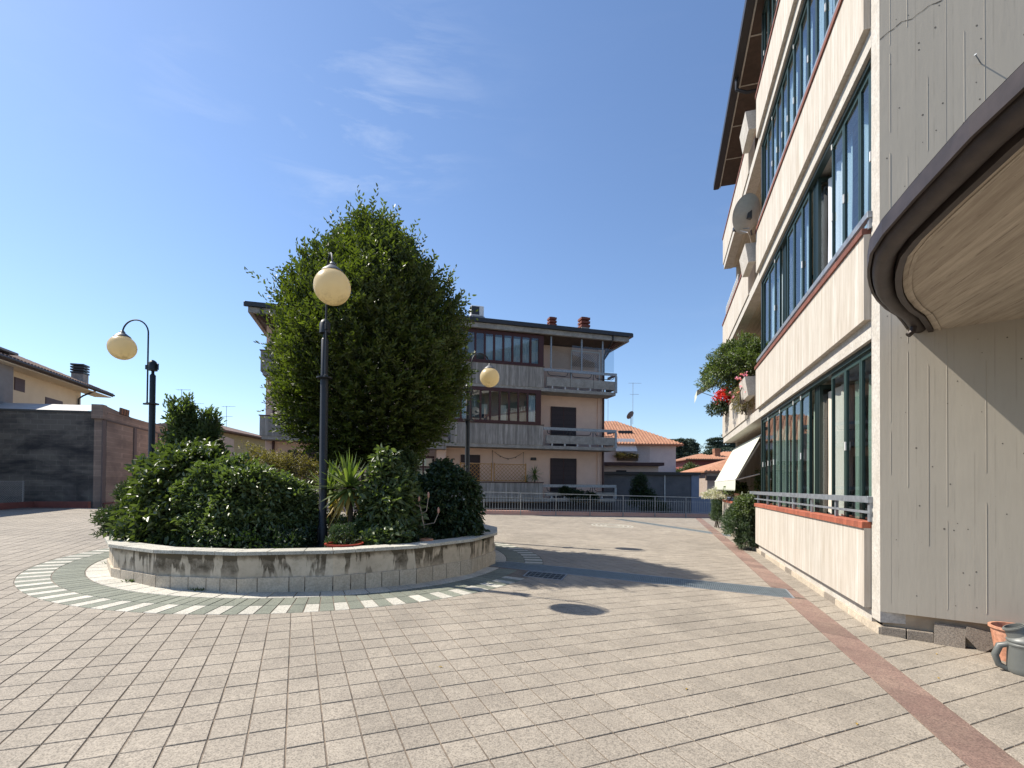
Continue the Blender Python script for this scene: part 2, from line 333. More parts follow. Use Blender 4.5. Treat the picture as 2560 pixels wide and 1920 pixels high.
# ------------------------------------------------------------------ foliage
def leafmesh(name, P, D, L_, W_, mt, up=None, fold=.25, tone=None):
    n = len(P); D = D/np.linalg.norm(D, axis=1, keepdims=True)
    rv = rng.normal(size=(n, 3)) if up is None else up+rng.normal(size=(n, 3))*.45
    Sd = np.cross(D, rv); Sd /= np.linalg.norm(Sd, axis=1, keepdims=True)+1e-9
    N = np.cross(Sd, D)
    L_ = np.broadcast_to(L_, (n,)).reshape(n, 1); W_ = np.broadcast_to(W_, (n,)).reshape(n, 1)
    b0 = P; tip = P+D*L_-N*L_*.12
    l1 = P+D*L_*.3+Sd*W_*.45+N*W_*fold; l2 = P+D*L_*.68+Sd*W_*.38+N*W_*fold*.6
    r1 = P+D*L_*.3-Sd*W_*.45+N*W_*fold; r2 = P+D*L_*.68-Sd*W_*.38+N*W_*fold*.6
    V = np.stack([b0, l1, l2, tip, r2, r1], 1).reshape(-1, 3).astype(np.float32)
    me = bpy.data.meshes.new(name); me.vertices.add(6*n); me.vertices.foreach_set('co', V.ravel())
    idx = (np.arange(n)*6)[:, None]+np.array([0, 1, 2, 3, 0, 3, 4, 5])[None]
    me.loops.add(8*n); me.loops.foreach_set('vertex_index', idx.ravel().astype(np.int32))
    me.polygons.add(2*n); me.polygons.foreach_set('loop_start', (np.arange(2*n)*4).astype(np.int32)); me.polygons.foreach_set('loop_total', np.full(2*n, 4, np.int32))
    me.update(calc_edges=True)
    a = me.attributes.new('rnd', 'FLOAT', 'FACE'); tv = rng.random(n) if tone is None else np.clip(tone+rng.normal(size=n)*.18, 0, 1)
    a.data.foreach_set('value', np.repeat(tv, 2).astype(np.float32)); me.materials.append(mt); return me
def unit(n):
    d = rng.normal(size=(n, 3)); return d/np.linalg.norm(d, axis=1, keepdims=True)
def blobleaves(blobs, per, size, wr=.5, droop=.3, spread=.8, k=5, shell=.75, lump=.18):
    P = []; D = []; T = []
    for (c, r, wgt) in blobs:
        n = int(per*wgt); d = unit(n); d[:, 2] = np.where(d[:, 2] < -.55, -d[:, 2], d[:, 2])
        ph = rng.random(6)*6
        lm = 1+lump*(np.sin(d[:, 0]*5+ph[0])*np.sin(d[:, 1]*6+ph[1])+.7*np.sin(d[:, 2]*7+ph[2]+d[:, 0]*4))
        rad = (shell+(1-shell)*rng.random(n)**.6)*lm
        p = np.array(c)+d*np.array(r)*rad[:, None]
        for j in range(k):
            q = p+rng.normal(size=(n, 3))*size*.45
            dd = d*spread+rng.normal(size=(n, 3))*.75+np.array([0, 0, .35-droop*2])
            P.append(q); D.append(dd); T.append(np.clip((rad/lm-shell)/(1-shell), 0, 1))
    return np.concatenate(P), np.concatenate(D), np.concatenate(T)
def shrub(name, label, cat, loc, blobs, n, size, mt, wr=.5, droop=.3, k=5, shell=.72, lump=.18, group=None, stems=3, spread=.8, part='foliage'):
    o = thing(name, label, cat, loc, 0, group)
    P, D, T = blobleaves(blobs, n, size, wr, droop, spread, k, shell, lump)
    m_ = P[:, 2] > .02; P = P[m_]; D = D[m_]; T = T[m_]
    ln = size*(.7+.6*rng.random(len(P)))
    me = leafmesh(part, P, D, ln, ln*wr, mt, up=np.tile([-.45, -.1, .8], (len(P), 1)), tone=T*.6+.2)  # outer leaves lighter, inner darker: highlights and shade put into leaf colour
    link(part, me, o, kind='stuff')
    for i in range(stems):
        c, r, _ = blobs[i % len(blobs)]
        a = (random.uniform(-.12, .12), random.uniform(-.12, .12), -.05); e = (c[0]+random.uniform(-.3, .3)*r[0], c[1]+random.uniform(-.3, .3)*r[1], c[2]+.3*r[2])
        md = tuple((a[j]+e[j])/2+random.uniform(-.05, .05) for j in range(3))
        MB().tube([a, md, e], [.025, .018, .008], 6).build('stem', M_['bark'], o)
    return o
LF = {
 'horn': leafmat('hornbeam leaf', (.028,.042,.009), (.105,.130,.024), .5, .36),
 'gloss': leafmat('glossy leaf', (.036,.056,.018), (.095,.122,.042), .40, .24),
 'glossl': leafmat('light glossy leaf', (.050,.076,.028), (.125,.16,.065), .40, .27),
 'dk': leafmat('dark broad leaf', (.016,.034,.014), (.038,.062,.022), .5, .2),
 'jun': leafmat('juniper needle', (.025,.045,.018), (.075,.105,.04), .6, .15),
 'olive': leafmat('olive bronze leaf', (.09,.08,.03), (.22,.17,.08), .5, .3),
 'blue': leafmat('grey green leaf', (.035,.065,.035), (.09,.13,.07), .5, .2),
 'yuc': leafmat('yucca blade', (.075,.115,.03), (.20,.24,.085), .4, .3),
 'dry': leafmat('dry yellow blade', (.40,.26,.06), (.52,.38,.12), .6, .3),
 'ced': leafmat('cedar needle', (.03,.052,.035), (.06,.09,.06), .7, .1),
 'red': leafmat('red petal', (.40,.01,.015), (.62,.03,.03), .5, .3),
 'pinkf': leafmat('pink petal', (.55,.12,.28), (.75,.3,.45), .5, .3),
 'pale': leafmat('silvery leaf', (.36,.34,.28), (.55,.52,.45), .6, .2),
}

# ------------------------------------------------------------------ ground
gn = Vector((.023, -.0068, 1)).normalized(); gx = Vector((1, 0, -.023)).normalized(); gy = gn.cross(gx)
GM = Matrix((gx, gy, gn)).transposed().to_4x4()
def gobj(o): o.rotation_euler = GM.to_euler(); return o
court = MB(); court.add([(-900,-200,-3.6),(900,-200,-3.6),(900,1500,-3.6),(-900,1500,-3.6)], [(0,1,2,3)])
court.build('lower_ground', M_['dkcourt'], kind='structure')
TER = [(-19.2,-9), (16,-9), (16,28.35), (10.6,27.05), (-1.5,24.15), (-18.0,20.25), (-19.6,19.6), (-18.9,17.4)]
pb = MB(); pb.prism(TER, -3.5, -.006)
pav = pb.build('pavement', M_['mortar'], kind='structure'); gobj(pav)
RC = (-3.83, 10.15); RX = .97
E1 = (.9145, .4046); E2 = (-.4042, .9147)
PW, PH = .2155, .2645; C1, C2 = -.039, 5.285
def clip(P, a, b, c):          # keep a*x+b*y >= c
    out_ = []
    for i in range(len(P)):
        p, q = P[i], P[(i+1) % len(P)]; dp = a*p[0]+b*p[1]-c; dq = a*q[0]+b*q[1]-c
        if dp >= 0: out_.append(p)
        if dp*dq < 0:
            t_ = dp/(dp-dq); out_.append((p[0]+(q[0]-p[0])*t_, p[1]+(q[1]-p[1])*t_))
    return out_
def area(P): return abs(sum(P[i][0]*P[(i+1) % len(P)][1]-P[(i+1) % len(P)][0]*P[i][1] for i in range(len(P))))/2
FO = Vector((4.213, 5.583)); FU = Vector((.2926, .9562)); FN = Vector((-.9562, .2926))
FROT = math.atan2(FU.y, FU.x)
def fw(s, o, z=0): p = FO+FU*s+FN*o; return (p.x, p.y, z)
# red strip lies parallel to the facade, between offsets OA and OB from it
OA, OB = .31, .64
kA = FN.x*FO.x+FN.y*FO.y+OA; kB = FN.x*FO.x+FN.y*FO.y+OB; kF = FN.x*FO.x+FN.y*FO.y
CONV = []     # convex holes: (list of halfplanes) grates
def quadhole(Q):
    hs = []
    cx = sum(p[0] for p in Q)/4; cy = sum(p[1] for p in Q)/4
    for i in range(4):
        p, q = Q[i], Q[(i+1) % 4]; a, b_ = q[1]-p[1], p[0]-q[0]; c_ = a*p[0]+b_*p[1]; l = math.hypot(a, b_); a, b_, c_ = a/l, b_/l, c_/l
        if a*cx+b_*cy < c_: a, b_, c_ = -a, -b_, -c_
        hs.append((a, b_, c_))
    return hs
GR1 = [(-.30, 10.02), (4.50, 8.00), (4.25, 7.32), (-.48, 9.36)]
GR2 = [(.32, 8.93), (1.00, 8.70), (.84, 8.16), (.20, 8.44)]
GR3 = [(5.42, 23.7), (7.75, 17.3), (7.45, 16.6), (4.9, 23.5)]
for Q in (GR1, GR2, GR3): CONV.append(quadhole(Q))
pieces = []
for i in range(-110, 100):
    for j in range(-40, 110):
        u0, u1 = C1+i*PW+.0045, C1+(i+1)*PW-.0045; v0, v1 = C2+j*PH+.005, C2+(j+1)*PH-.005
        P = [(u*E1[0]+v*E2[0], u*E1[1]+v*E2[1]) for u, v in ((u0, v0), (u1, v0), (u1, v1), (u0, v1))]
        cx = sum(p[0] for p in P)/4; cy = sum(p[1] for p in P)/4
        if cy < .2 or cx < -20.2 or cx > 12 or cy > 27.4: continue
        if abs(cx) > 1.3*cy+3.: continue
        # back edge / left edge
        if cy > 24.15+(cx+1.5)*.2397-.15 and cx > -1.5: continue
        if cy > 24.15+(cx+1.5)*.2364-.15 and cx <= -1.5: continue
        if cx < -18.9+(17.4-cy)*.32*-1 and cy > 17: continue
        full = True
        q0, q1 = (cx-RC[0])/RX, cy-RC[1]; d = math.hypot(q0, q1)
        if d < 4.40: continue
        if d < 4.90:
            l_ = math.hypot(q0/RX, q1); a, b_ = q0/RX/l_, q1/l_; P = clip(P, a, b_, a*(RC[0]+RX*4.622*q0/d)+b_*(RC[1]+4.622*q1/d)); full = False
        if len(P) < 3: continue
        of = FN.x*cx+FN.y*cy
        halves = []
        if of > kB+.25: halves = [P]
        elif of < kF-.2 and (cx-FO.x)*FU.x+(cy-FO.y)*FU.y > -.1: continue
        else:
            full = False
            q = clip(P, FN.x, FN.y, kB+.004); halves += [q] if len(q) > 2 else []
            q = clip(P, -FN.x, -FN.y, -(kA-.004)); q = (clip(q, FN.x, FN.y, kF-.1) if (cx-FO.x)*FU.x+(cy-FO.y)*FU.y > .3 else q) if len(q) > 2 else []
            halves += [q] if len(q) > 2 else []
        for P in halves:
            for hs in CONV:
                if all(a*cx+b_*cy > c_-.25 for a, b_, c_ in hs):
                    # subtract: keep the part outside the nearest side
                    worst = min(hs, key=lambda h: h[0]*cx+h[1]*cy-h[2]); a, b_, c_ = worst
                    P = clip(P, -a, -b_, -(c_-.004)); full = False
                    if len(P) < 3: break
            if len(P) > 2 and area(P) > .0008: pieces.append((cx, cy, P, full))
pieces.sort(key=lambda p: p[0]**2+p[1]**2+ (0 if p[3] else .0))
fm = MB().prism([(x, y) for x, y in [(-PW/2+.005, -PH/2+.005), (PW/2-.005, -PH/2+.005), (PW/2-.005, PH/2-.005), (-PW/2+.005, PH/2-.005)]], -.012, 0, .003).mesh('paving_tile', M_['tile'])
tile_rot = math.atan2(E1[1], E1[0])
st = MB(); ind = 0; fr_ = []
def in_view(cx, cy): 
    return abs(cx) < 1.06*cy+.1 and cy > 2.6
for (cx, cy, P, full) in pieces:
    dz = random.uniform(-.0015, .0015)
    if full and ind < 300 and in_view(cx, cy):
        link('paving_tile', fm, pav, (cx, cy, dz), tile_rot+random.uniform(-.004, .004)); ind += 1
    else:
        f0 = len(st.f); st.prism(P, -.012, dz, .003); fr_ += [random.random()]*(len(st.f)-f0)
o = st.build('paving_tiles', M_['tile'], pav, kind='stuff')
a = o.data.attributes.new('rnd', 'FLOAT', 'FACE'); a.data.foreach_set('value', fr_)
# red strip pavers
rs = MB(); rf = []
k = 0; s = -4.5
while s < 22:
    ln = .52+.06*math.sin(k*1.7)
    sh = .18
    P = [fw(s+.004, OA+.004)[:2], fw(s+ln-.004, OA+.004)[:2], fw(s+ln-.004+sh, OB-.004)[:2], fw(s+sh+.004, OB-.004)[:2]]
    cx = sum(p[0] for p in P)/4; cy = sum(p[1] for p in P)/4
    if s+ln > 1.55 and s < 2.35: 
        hs = CONV[0]
        worst = min(hs, key=lambda h: h[0]*cx+h[1]*cy-h[2])
        if all(a*cx+b*cy > c-.3 for a, b, c in hs):
            a, b, c = worst; P = clip(P, -a, -b, -(c-.004))
    if len(P) > 2:
        if s < 9 and cy > 1.2: MB().prism(P, -.012, random.uniform(0, .002), .003).build('red_paver', M_['tiler'], pav)
        else:
            f0 = len(rs.f); rs.prism(P, -.012, .001, .003); rf += [random.random()]*(len(rs.f)-f0)
    s += ln; k += 1
o = rs.build('red_pavers', M_['tiler'], pav, kind='stuff'); a = o.data.attributes.new('rnd', 'FLOAT', 'FACE'); a.data.foreach_set('value', rf)
# mosaic circles set in the far paving
mm_ = MB()
for rr in (.25, .42, .6, .76):
    n = 48
    for q in range(n):
        a0, a1 = 2*math.pi*q/n, 2*math.pi*(q+.8)/n
        mm_.prism([(4.03+math.cos(x)*y_, 19.6+math.sin(x)*y_*1.25) for x, y_ in ((a0, rr), (a1, rr), (a1, rr+.06), (a0, rr+.06))], 0, .006)
mm_.build('mosaic_circle', M_['tilew'], pav, kind='stuff')
# ring of blocks
ring = thing('x', 'x', 'x'); bpy.data.objects.remove(ring)
ring = MB().prism([(4.622*math.cos(2*math.pi*i/96), 4.622*math.sin(2*math.pi*i/96)) for i in range(96)], -.3, -.0055).build('paving_ring', M_['mortar'], None, (RC[0], RC[1], gz(*RC)), kind='structure'); gobj(ring); ring.scale = (RX, 1, 1)
def ringblk(r0, r1, n, i, mt, nm, sink=0):
    g = .006; a0 = 2*math.pi*i/n; a1 = 2*math.pi*(i+1)/n
    P = [(r0+g)*np.array([math.cos(a0+g/r0), math.sin(a0+g/r0)]), (r1-g)*np.array([math.cos(a0+g/r1), math.sin(a0+g/r1)]), (r1-g)*np.array([math.cos(a1-g/r1), math.sin(a1-g/r1)]), (r0+g)*np.array([math.cos(a1-g/r0), math.sin(a1-g/r0)])]
    return [tuple(p) for p in P]
cnt = {'w': 0, 'g': 0}
grass_st = {'w': MB(), 'g': MB()}; gfr = {'w': [], 'g': []}
for (r0, r1, n, kinds) in ((4.23, 4.618, 160, 'wg'), (3.845, 4.23, 160, 'g'), (3.40, 3.845, 72, 'w')):
    for i in range(n):
        am = 2*math.pi*(i+.5)/n; kd = kinds[i % len(kinds)]
        X = RC[0]+r1*math.cos(am); Y = RC[1]+r1*math.sin(am)
        P = ringblk(r0, r1, n, i, None, None)
        cx = X-.2*math.cos(am); cy = Y-.2*math.sin(am)
        if all(a*cx+b*cy > c+.0 for a, b, c in CONV[0]) or all(a*cx+b*cy > c-.1 for a, b, c in CONV[1]): continue
        vis = math.sin(am) < .12 and X/Y > -1.05
        if vis and cnt[kd] < 290:
            MB().prism(P, -.012, random.uniform(0, .002), .004).build('white_block' if kd == 'w' else 'green_block', M_['tilew'] if kd == 'w' else M_['tileg'], ring); cnt[kd] += 1
        else:
            f0 = len(grass_st[kd].f); grass_st[kd].prism(P, -.012, .001, .004); gfr[kd] += [random.random()]*(len(grass_st[kd].f)-f0)
for kd, nm in (('w', 'white_blocks'), ('g', 'green_blocks')):
    if grass_st[kd].f:
        o = grass_st[kd].build(nm, M_['tilew'] if kd == 'w' else M_['tileg'], ring, kind='stuff'); a = o.data.attributes.new('rnd', 'FLOAT', 'FACE'); a.data.foreach_set('value', gfr[kd])
# grates
def grate(Q, name, label, n1_, n2_, mt):
    cx = sum(p[0] for p in Q)/4; cy = sum(p[1] for p in Q)/4
    o = thing(name, label, 'drain grate', (cx, cy, gz(cx, cy))); gobj(o)
    q = [Vector((p[0]-cx, p[1]-cy, 0)) for p in Q]
    f = MB()
    for i in range(4):
        a, b_ = q[i], q[(i+1) % 4]; d = (b_-a).normalized(); nn = Vector((-d.y, d.x, 0))
        if nn.dot(-a) < 0: nn = -nn
        f.add([a+Vector((0,0,-.02)), b_+Vector((0,0,-.02)), b_+nn*.02+Vector((0,0,-.02)), a+nn*.02+Vector((0,0,-.02)), a+Vector((0,0,.003)), b_+Vector((0,0,.003)), b_+nn*.02+Vector((0,0,.003)), a+nn*.02+Vector((0,0,.003))], [(0,3,2,1),(4,5,6,7),(0,1,5,4),(1,2,6,5),(2,3,7,6),(3,0,4,7)])
    f.build('frame', M_['galv'], o)
    MB().quad(*[tuple(p+Vector((0,0,-.0045))) for p in q]).build('channel_shade', M_['dark'], o)  # flat black sheet, painted shade below the bars
    g = MB()
    def bar(a, b_, wd):
        d = (b_-a).normalized(); nn = Vector((-d.y, d.x, 0))*wd
        z0, z1 = Vector((0,0,-.004)), Vector((0,0,.001))
        g.add([a-nn+z0, b_-nn+z0, b_+nn+z0, a+nn+z0, a-nn+z1, b_-nn+z1, b_+nn+z1, a+nn+z1], [(4,5,6,7),(0,1,5,4),(1,2,6,5),(2,3,7,6),(3,0,4,7)])
    for i in range(1, n1_): tt = i/n1_; bar(q[0].lerp(q[1], tt), q[3].lerp(q[2], tt), .003)
    for i in range(1, n2_): tt = i/n2_; bar(q[0].lerp(q[3], tt), q[1].lerp(q[2], tt), .003)
    g.build('bars', mt, o, kind='stuff'); return o
M_['gal2'] = mat('dull zinc bars', (.26,.30,.31), (.20,.23,.24), 9, rough=.6, metal=.2)
grate(GR1, 'drain_grate', 'long galvanised drain grating running from the planter to the red paving strip', 170, 24, M_['gal2'])
grate(GR2, 'drain_grate', 'small square drain grating in the shade beside the long grating', 8, 3, M_['gal2'])
grate(GR3, 'drain_grate', 'far dark drain grating slanting across the paving near the fence', 60, 10, M_['gal2'])

# ------------------------------------------------------------------ planter
pz = gz(*RC)
pl = thing('round_planter', 'round raised concrete planter with dark run-off stains and white coping', 'planter', (RC[0], RC[1], pz))
NS = 18; RV = 3.55; a_off = R(-88)
def pv(i, r): q = a_off+2*math.pi*i/NS; return Vector((r*math.cos(q), r*math.sin(q)))
for i in range(NS):
    a, b_ = pv(i, RV-.03), pv(i+1, RV-.03); a2, b2 = pv(i, RV-.2), pv(i+1, RV-.2)
    MB().prism([tuple(a), tuple(b_), tuple(b2), tuple(a2)], .02, .475).build('wall_panel', M_['planter'], pl)
    front = math.sin(a_off+2*math.pi*(i+.5)/NS) < .3
    L1 = (pv(i+1, RV)-pv(i, RV)).length; nb = 4
    for (r0, r1, z0, z1, nn, nm, mt, seed) in ((RV-.05, RV, -.12, .160, 5 if i % 2 else 4, 'base_block', M_['plstone'], 0), (RV-.30, RV+.035, .478, .525, 4 if i % 2 else 3, 'coping_stone', M_['tilew'], 1)):
        ts = [0]+sorted(q/nn+random.uniform(-.05, .05) for q in range(1, nn))+[1]
        for q in range(nn):
            g = (.006 if seed == 0 else .004)/L1; t0, t1 = ts[q]+g, ts[q+1]-g
            p0, p1 = pv(i, r1).lerp(pv(i+1, r1), t0), pv(i, r1).lerp(pv(i+1, r1), t1)
            p2, p3 = pv(i, r0).lerp(pv(i+1, r0), t1), pv(i, r0).lerp(pv(i+1, r0), t0)
            MB().prism([tuple(p0), tuple(p1), tuple(p2), tuple(p3)], z0, z1+random.uniform(-.001, .002), .004).build(nm, mt, pl)
MB().prism([tuple(pv(i, RV-.18)) for i in range(NS)], .05, .43).build('soil', M_['soil'], pl)

# ------------------------------------------------------------------ tree
tx, ty = -3.28, 11.0; tz = gz(tx, ty)+.43
tree = thing('hornbeam_tree', 'dense upright green tree with spiky shoots growing in the round planter', 'tree', (tx, ty, tz))
tk = MB()
for (bx, by, ex, ey, h, r) in ((.1, 0, .35, .1, 3.9, .075), (.35, .1, 1.0, .2, 3.4, .055), (-.1, .1, -.7, -.1, 3.6, .055), (0, -.1, -.1, -.5, 3.8, .05), (.2, .2, .3, .8, 3.4, .05)):
    pts = [(bx+(ex-bx)*q**1.4+random.uniform(-.03, .03), by+(ey-by)*q**1.4, -.05+h*q) for q in (0, .2, .4, .6, .8, 1)]
    tk.tube(pts, [r*(1-.13*i) for i in range(6)], 8)
    for q in range(6):
        p = pts[2+q % 4]; a = random.uniform(0, 6.28); l = random.uniform(.6, 1.3)
        tk.tube([p, (p[0]+math.cos(a)*l*.5, p[1]+math.sin(a)*l*.5, p[2]+.35*l), (p[0]+math.cos(a)*l, p[1]+math.sin(a)*l, p[2]+.9*l)], [.025, .016, .006], 5)
tk.build('trunk', M_['bark'], tree, smooth=True)
zz = np.array([1.25, 1.7, 2.2, 2.8, 3.5, 4.2, 4.95, 5.55, 6.05, 6.55, 7.05]); rr = np.array([.35, 1.05, 1.6, 1.98, 2.14, 2.12, 1.88, 1.45, 1.0, .48, .12])
def crown_r(z, a):
    return np.interp(z, zz, rr)*(1+.07*np.sin(3*a+z*1.7)+.06*np.sin(5*a-z*2.3+1)+.05*np.sin(9*a+z*4.1))
ns = 5600
z = 1.35+5.5*rng.random(ns*3)**.95; a = rng.random(ns*3)*2*math.pi
keep = rng.random(ns*3) < np.interp(z, zz, rr)/2.2; z = z[keep][:ns]; a = a[keep][:ns]; ns = len(z)
rad = crown_r(z, a)*(.70+.28*rng.random(ns)**.6)
base = np.stack([rad*np.cos(a)*.91+.08, rad*np.sin(a)*.82, z], 1)
outd = np.stack([np.cos(a), np.sin(a), np.zeros(ns)], 1)
upw = np.clip((z-2.2)/4, 0, 1)
sd_ = outd*(.95-.6*upw)[:, None]+np.array([0, 0, 1.])*(.22+.95*upw)[:, None]+rng.normal(size=(ns, 3))*.24
sd_ /= np.linalg.norm(sd_, axis=1, keepdims=True)
sl = .34+.26*rng.random(ns)+.38*(rng.random(ns) < .06)*(z > 4.3)
P = []; D = []; T = []; U = []
nl = 13
side = np.cross(sd_, rng.normal(size=(ns, 3))*.5+np.array([0, 0, 1.])); side /= np.linalg.norm(side, axis=1, keepdims=True)
for q in range(nl):
    f = (q+.5)/nl; sg = 1 if q % 2 else -1
    p = base+sd_*(sl*f)[:, None]+np.array([0, 0, -1.])*(sl*f*f*.12)[:, None]
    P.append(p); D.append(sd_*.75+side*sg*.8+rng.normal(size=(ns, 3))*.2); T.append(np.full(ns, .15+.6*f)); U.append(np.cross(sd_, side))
P = np.concatenate(P); D = np.concatenate(D); T = np.concatenate(T); U = np.concatenate(U)
# inner fill
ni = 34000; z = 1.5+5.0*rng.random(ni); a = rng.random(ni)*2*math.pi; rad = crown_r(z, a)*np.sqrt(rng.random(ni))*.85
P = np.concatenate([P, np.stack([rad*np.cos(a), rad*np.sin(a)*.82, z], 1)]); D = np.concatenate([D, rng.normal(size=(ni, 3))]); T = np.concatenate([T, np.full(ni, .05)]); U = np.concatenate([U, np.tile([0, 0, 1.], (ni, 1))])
Ln = .098*(.7+.5*rng.random(len(P)))
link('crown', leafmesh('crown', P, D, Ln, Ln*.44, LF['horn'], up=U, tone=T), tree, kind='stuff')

# ------------------------------------------------------------------ planter shrubs
def inpl(x, y): return (x, y, gz(x, y)+.43)
shrub('juniper_shrub', 'fine needled juniper spilling over the left edge of the round planter', 'shrub', inpl(-6.75, 9.35), [((0,0,.35),(.78,.75,.55),1), ((.15,-.35,.05),(.75,.6,.5),.9), ((-.1,.3,.7),(.5,.5,.45),.6)], 3600, .07, LF['jun'], .26, 0, 8, .55, .25)
shrub('viburnum_shrub', 'broad dark leafed shrub with white glints left of the middle of the planter', 'shrub', inpl(-5.75, 8.75), [((0,-.1,.65),(.85,.75,.85),1), ((.55,-.5,.35),(.6,.5,.65),.6), ((-.40,.4,.85),(.65,.65,.78),.8), ((.1,-.55,.15),(.8,.5,.45),.6)], 1250, .125, LF['gloss'], .5, .42, 5, .66)
shrub('laurel_shrub', 'light green glossy shrub just left of the nearest lamp post', 'shrub', inpl(-4.40, 8.2), [((0,0,.6),(.78,.6,.78),1), ((.72,.12,.42),(.36,.32,.62),.6), ((-.6,0,.55),(.6,.55,.72),.7), ((.0,-.35,.2),(.85,.4,.4),.8)], 1700, .085, LF['glossl'], .5, .28, 5, .66)
shrub('bay_tree', 'pointed upright bay bush rising at the back left of the planter', 'bush', inpl(-6.95, 10.6), [((0,0,1.0),(.60,.55,.9),1), ((-.18,0,1.9),(.30,.32,.85),.5), ((.26,.1,1.7),(.26,.26,.72),.35), ((.5,0,1.0),(.3,.3,.5),.3)], 1500, .11, LF['glossl'], .36, -.25, 5, .3, .3)
shrub('abelia_shrub', 'bronze small leafed bush behind the glossy shrubs on the left', 'shrub', inpl(-5.45, 11.2), [((0,0,1.0),(.9,.6,.78),1), ((.9,.2,.95),(.5,.5,.7),.5), ((1.3,.3,1.35),(.35,.35,.5),.25)], 2300, .04, LF['olive'], .5, 0, 5, .55, .3)
shrub('euonymus_shrub', 'pale green pointed leafy bush between the yuccas and the dark round bush', 'shrub', inpl(-2.1, 8.4), [((0,0,.55),(.48,.45,.62),1), ((-.05,0,1.05),(.26,.26,.5),.4), ((-.1,-.2,.15),(.45,.35,.3),.5)], 800, .12, LF['glossl'], .5, .45, 5, .66)
shrub('camellia_shrub', 'dark dome shaped leafy bush at the right edge of the planter', 'shrub', inpl(-1.3, 9.45), [((0,0,.6),(.70,.62,.82),1.3), ((.05,-.25,.25),(.66,.45,.5),.8), ((-.05,0,1.25),(.2,.2,.3),.12)], 1300, .09, LF['dk'], .55, .45, 5, .7, .08)
shrub('pittosporum_shrub', 'sunlit green bush under the right side of the tree', 'shrub', inpl(-2.35, 10.3), [((0,0,1.1),(.42,.4,.65),1), ((.15,-.2,.7),(.45,.4,.5),.6)], 1000, .075, LF['glossl'], .45, .1, 5, .6)
shrub('rosemary_shrub', 'low feathery rosemary clump at the foot of the yuccas', 'shrub', inpl(-2.66, 7.7), [((0,0,.10),(.24,.22,.32),1), ((.45,.05,.05),(.35,.25,.25),.7)], 1500, .035, LF['blue'], .25, -.3, 6, .4)
shrub('ivy_clump', 'small ivy clump on the planter edge below the pale green bush', 'plant', inpl(-2.0, 7.8), [((0,0,.1),(.35,.25,.28),1)], 260, .075, LF['glossl'], .8, .3, 4, .5)
P, D, T = blobleaves([((math.cos(q)*r_, math.sin(q)*r_, 0), (.9,.7,.28), 1) for q, r_ in ((-2.6,2.3),(-2.1,2.3),(-1.6,2.5),(-1.2,2.5),(-.75,2.5),(-.3,2.4),(.2,2.3),(1,2.2),(2,2.2),(2.9,2.2),(0,0),(1.6,1),(4.0,1.2))], 420, .07, k=5, droop=0)
mk = (np.hypot(P[:, 0], P[:, 1]) < 3.1) & (P[:, 2] > 0) & ~((np.abs(P[:, 0]-.85) < .22) & (P[:, 1] < -2.0))
tag(link('ground_cover', leafmesh('ground_cover', P[mk], D[mk], .07, .035, LF['dk']), None, (RC[0], RC[1], pz+.43), kind='stuff'), 'low dark ground cover filling the soil of the round planter', 'ground cover')
def yucca(x, y, hz, n, ln, label, name='yucca', dry=True, z0=None, group='yuccas in the planter', parts=True):
    o = thing(name, label, 'yucca', (x, y, gz(x, y)+.43 if z0 is None else z0), 0, group)
    MB().tube([(0,0,-.05), (.02,.02,hz*.5), (0,0,hz)], [.05,.045,.05], 8).build('trunk', M_['bark'], o)
    bl = [MB(), MB(), MB()]
    for i in range(n):
        el = R(88-150*(i/n)**.8+random.uniform(-8, 8)); az = i*2.4+random.uniform(-.2, .2); l = ln*random.uniform(.8, 1.08); wd = .022*ln/.6
        d = Vector((math.cos(az)*math.cos(el), math.sin(az)*math.cos(el), math.sin(el))); sdv = Vector((-math.sin(az), math.cos(az), 0)); dr = random.uniform(.03, .14)*l
        c = [Vector((0,0,hz))+d*l*q-Vector((0,0,dr*q*q)) for q in (0, .3, .65, 1)]; ww = [wd*.8, wd*1.3, wd, .001]; up_ = sdv.cross(d).normalized()*.006
        vs = []
        for cc_, w_ in zip(c, ww): vs += [cc_-sdv*w_+up_, cc_, cc_+sdv*w_+up_]
        fs = []
        for q in range(3):
            fs += [(q*3, q*3+1, q*3+4, q*3+3), (q*3+1, q*3+2, q*3+5, q*3+4)]
        (bl[1] if (dry and el < R(-38)) else bl[0]).add(vs, fs)
    for b_, mt, nm in ((bl[0], LF['yuc'], 'blades'), (bl[1], LF['dry'], 'dry_blades')):
        if b_.f:
            q = b_.build(nm, mt, o, kind='stuff'); at = q.data.attributes.new('rnd', 'FLOAT', 'FACE'); at.data.foreach_set('value', np.repeat(rng.random(len(b_.f)//6), 6).astype(np.float32))
    return o
yucca(-2.78, 8.35, 1.0, 120, .70, 'sunlit yucca with yellow lower blades right of the nearest lamp post', group='yuccas in the planter')
yucca(-3.25, 8.75, .95, 80, .62, 'smaller yucca with a skirt of dry blades half hidden behind the lamp post', group='yuccas in the planter')
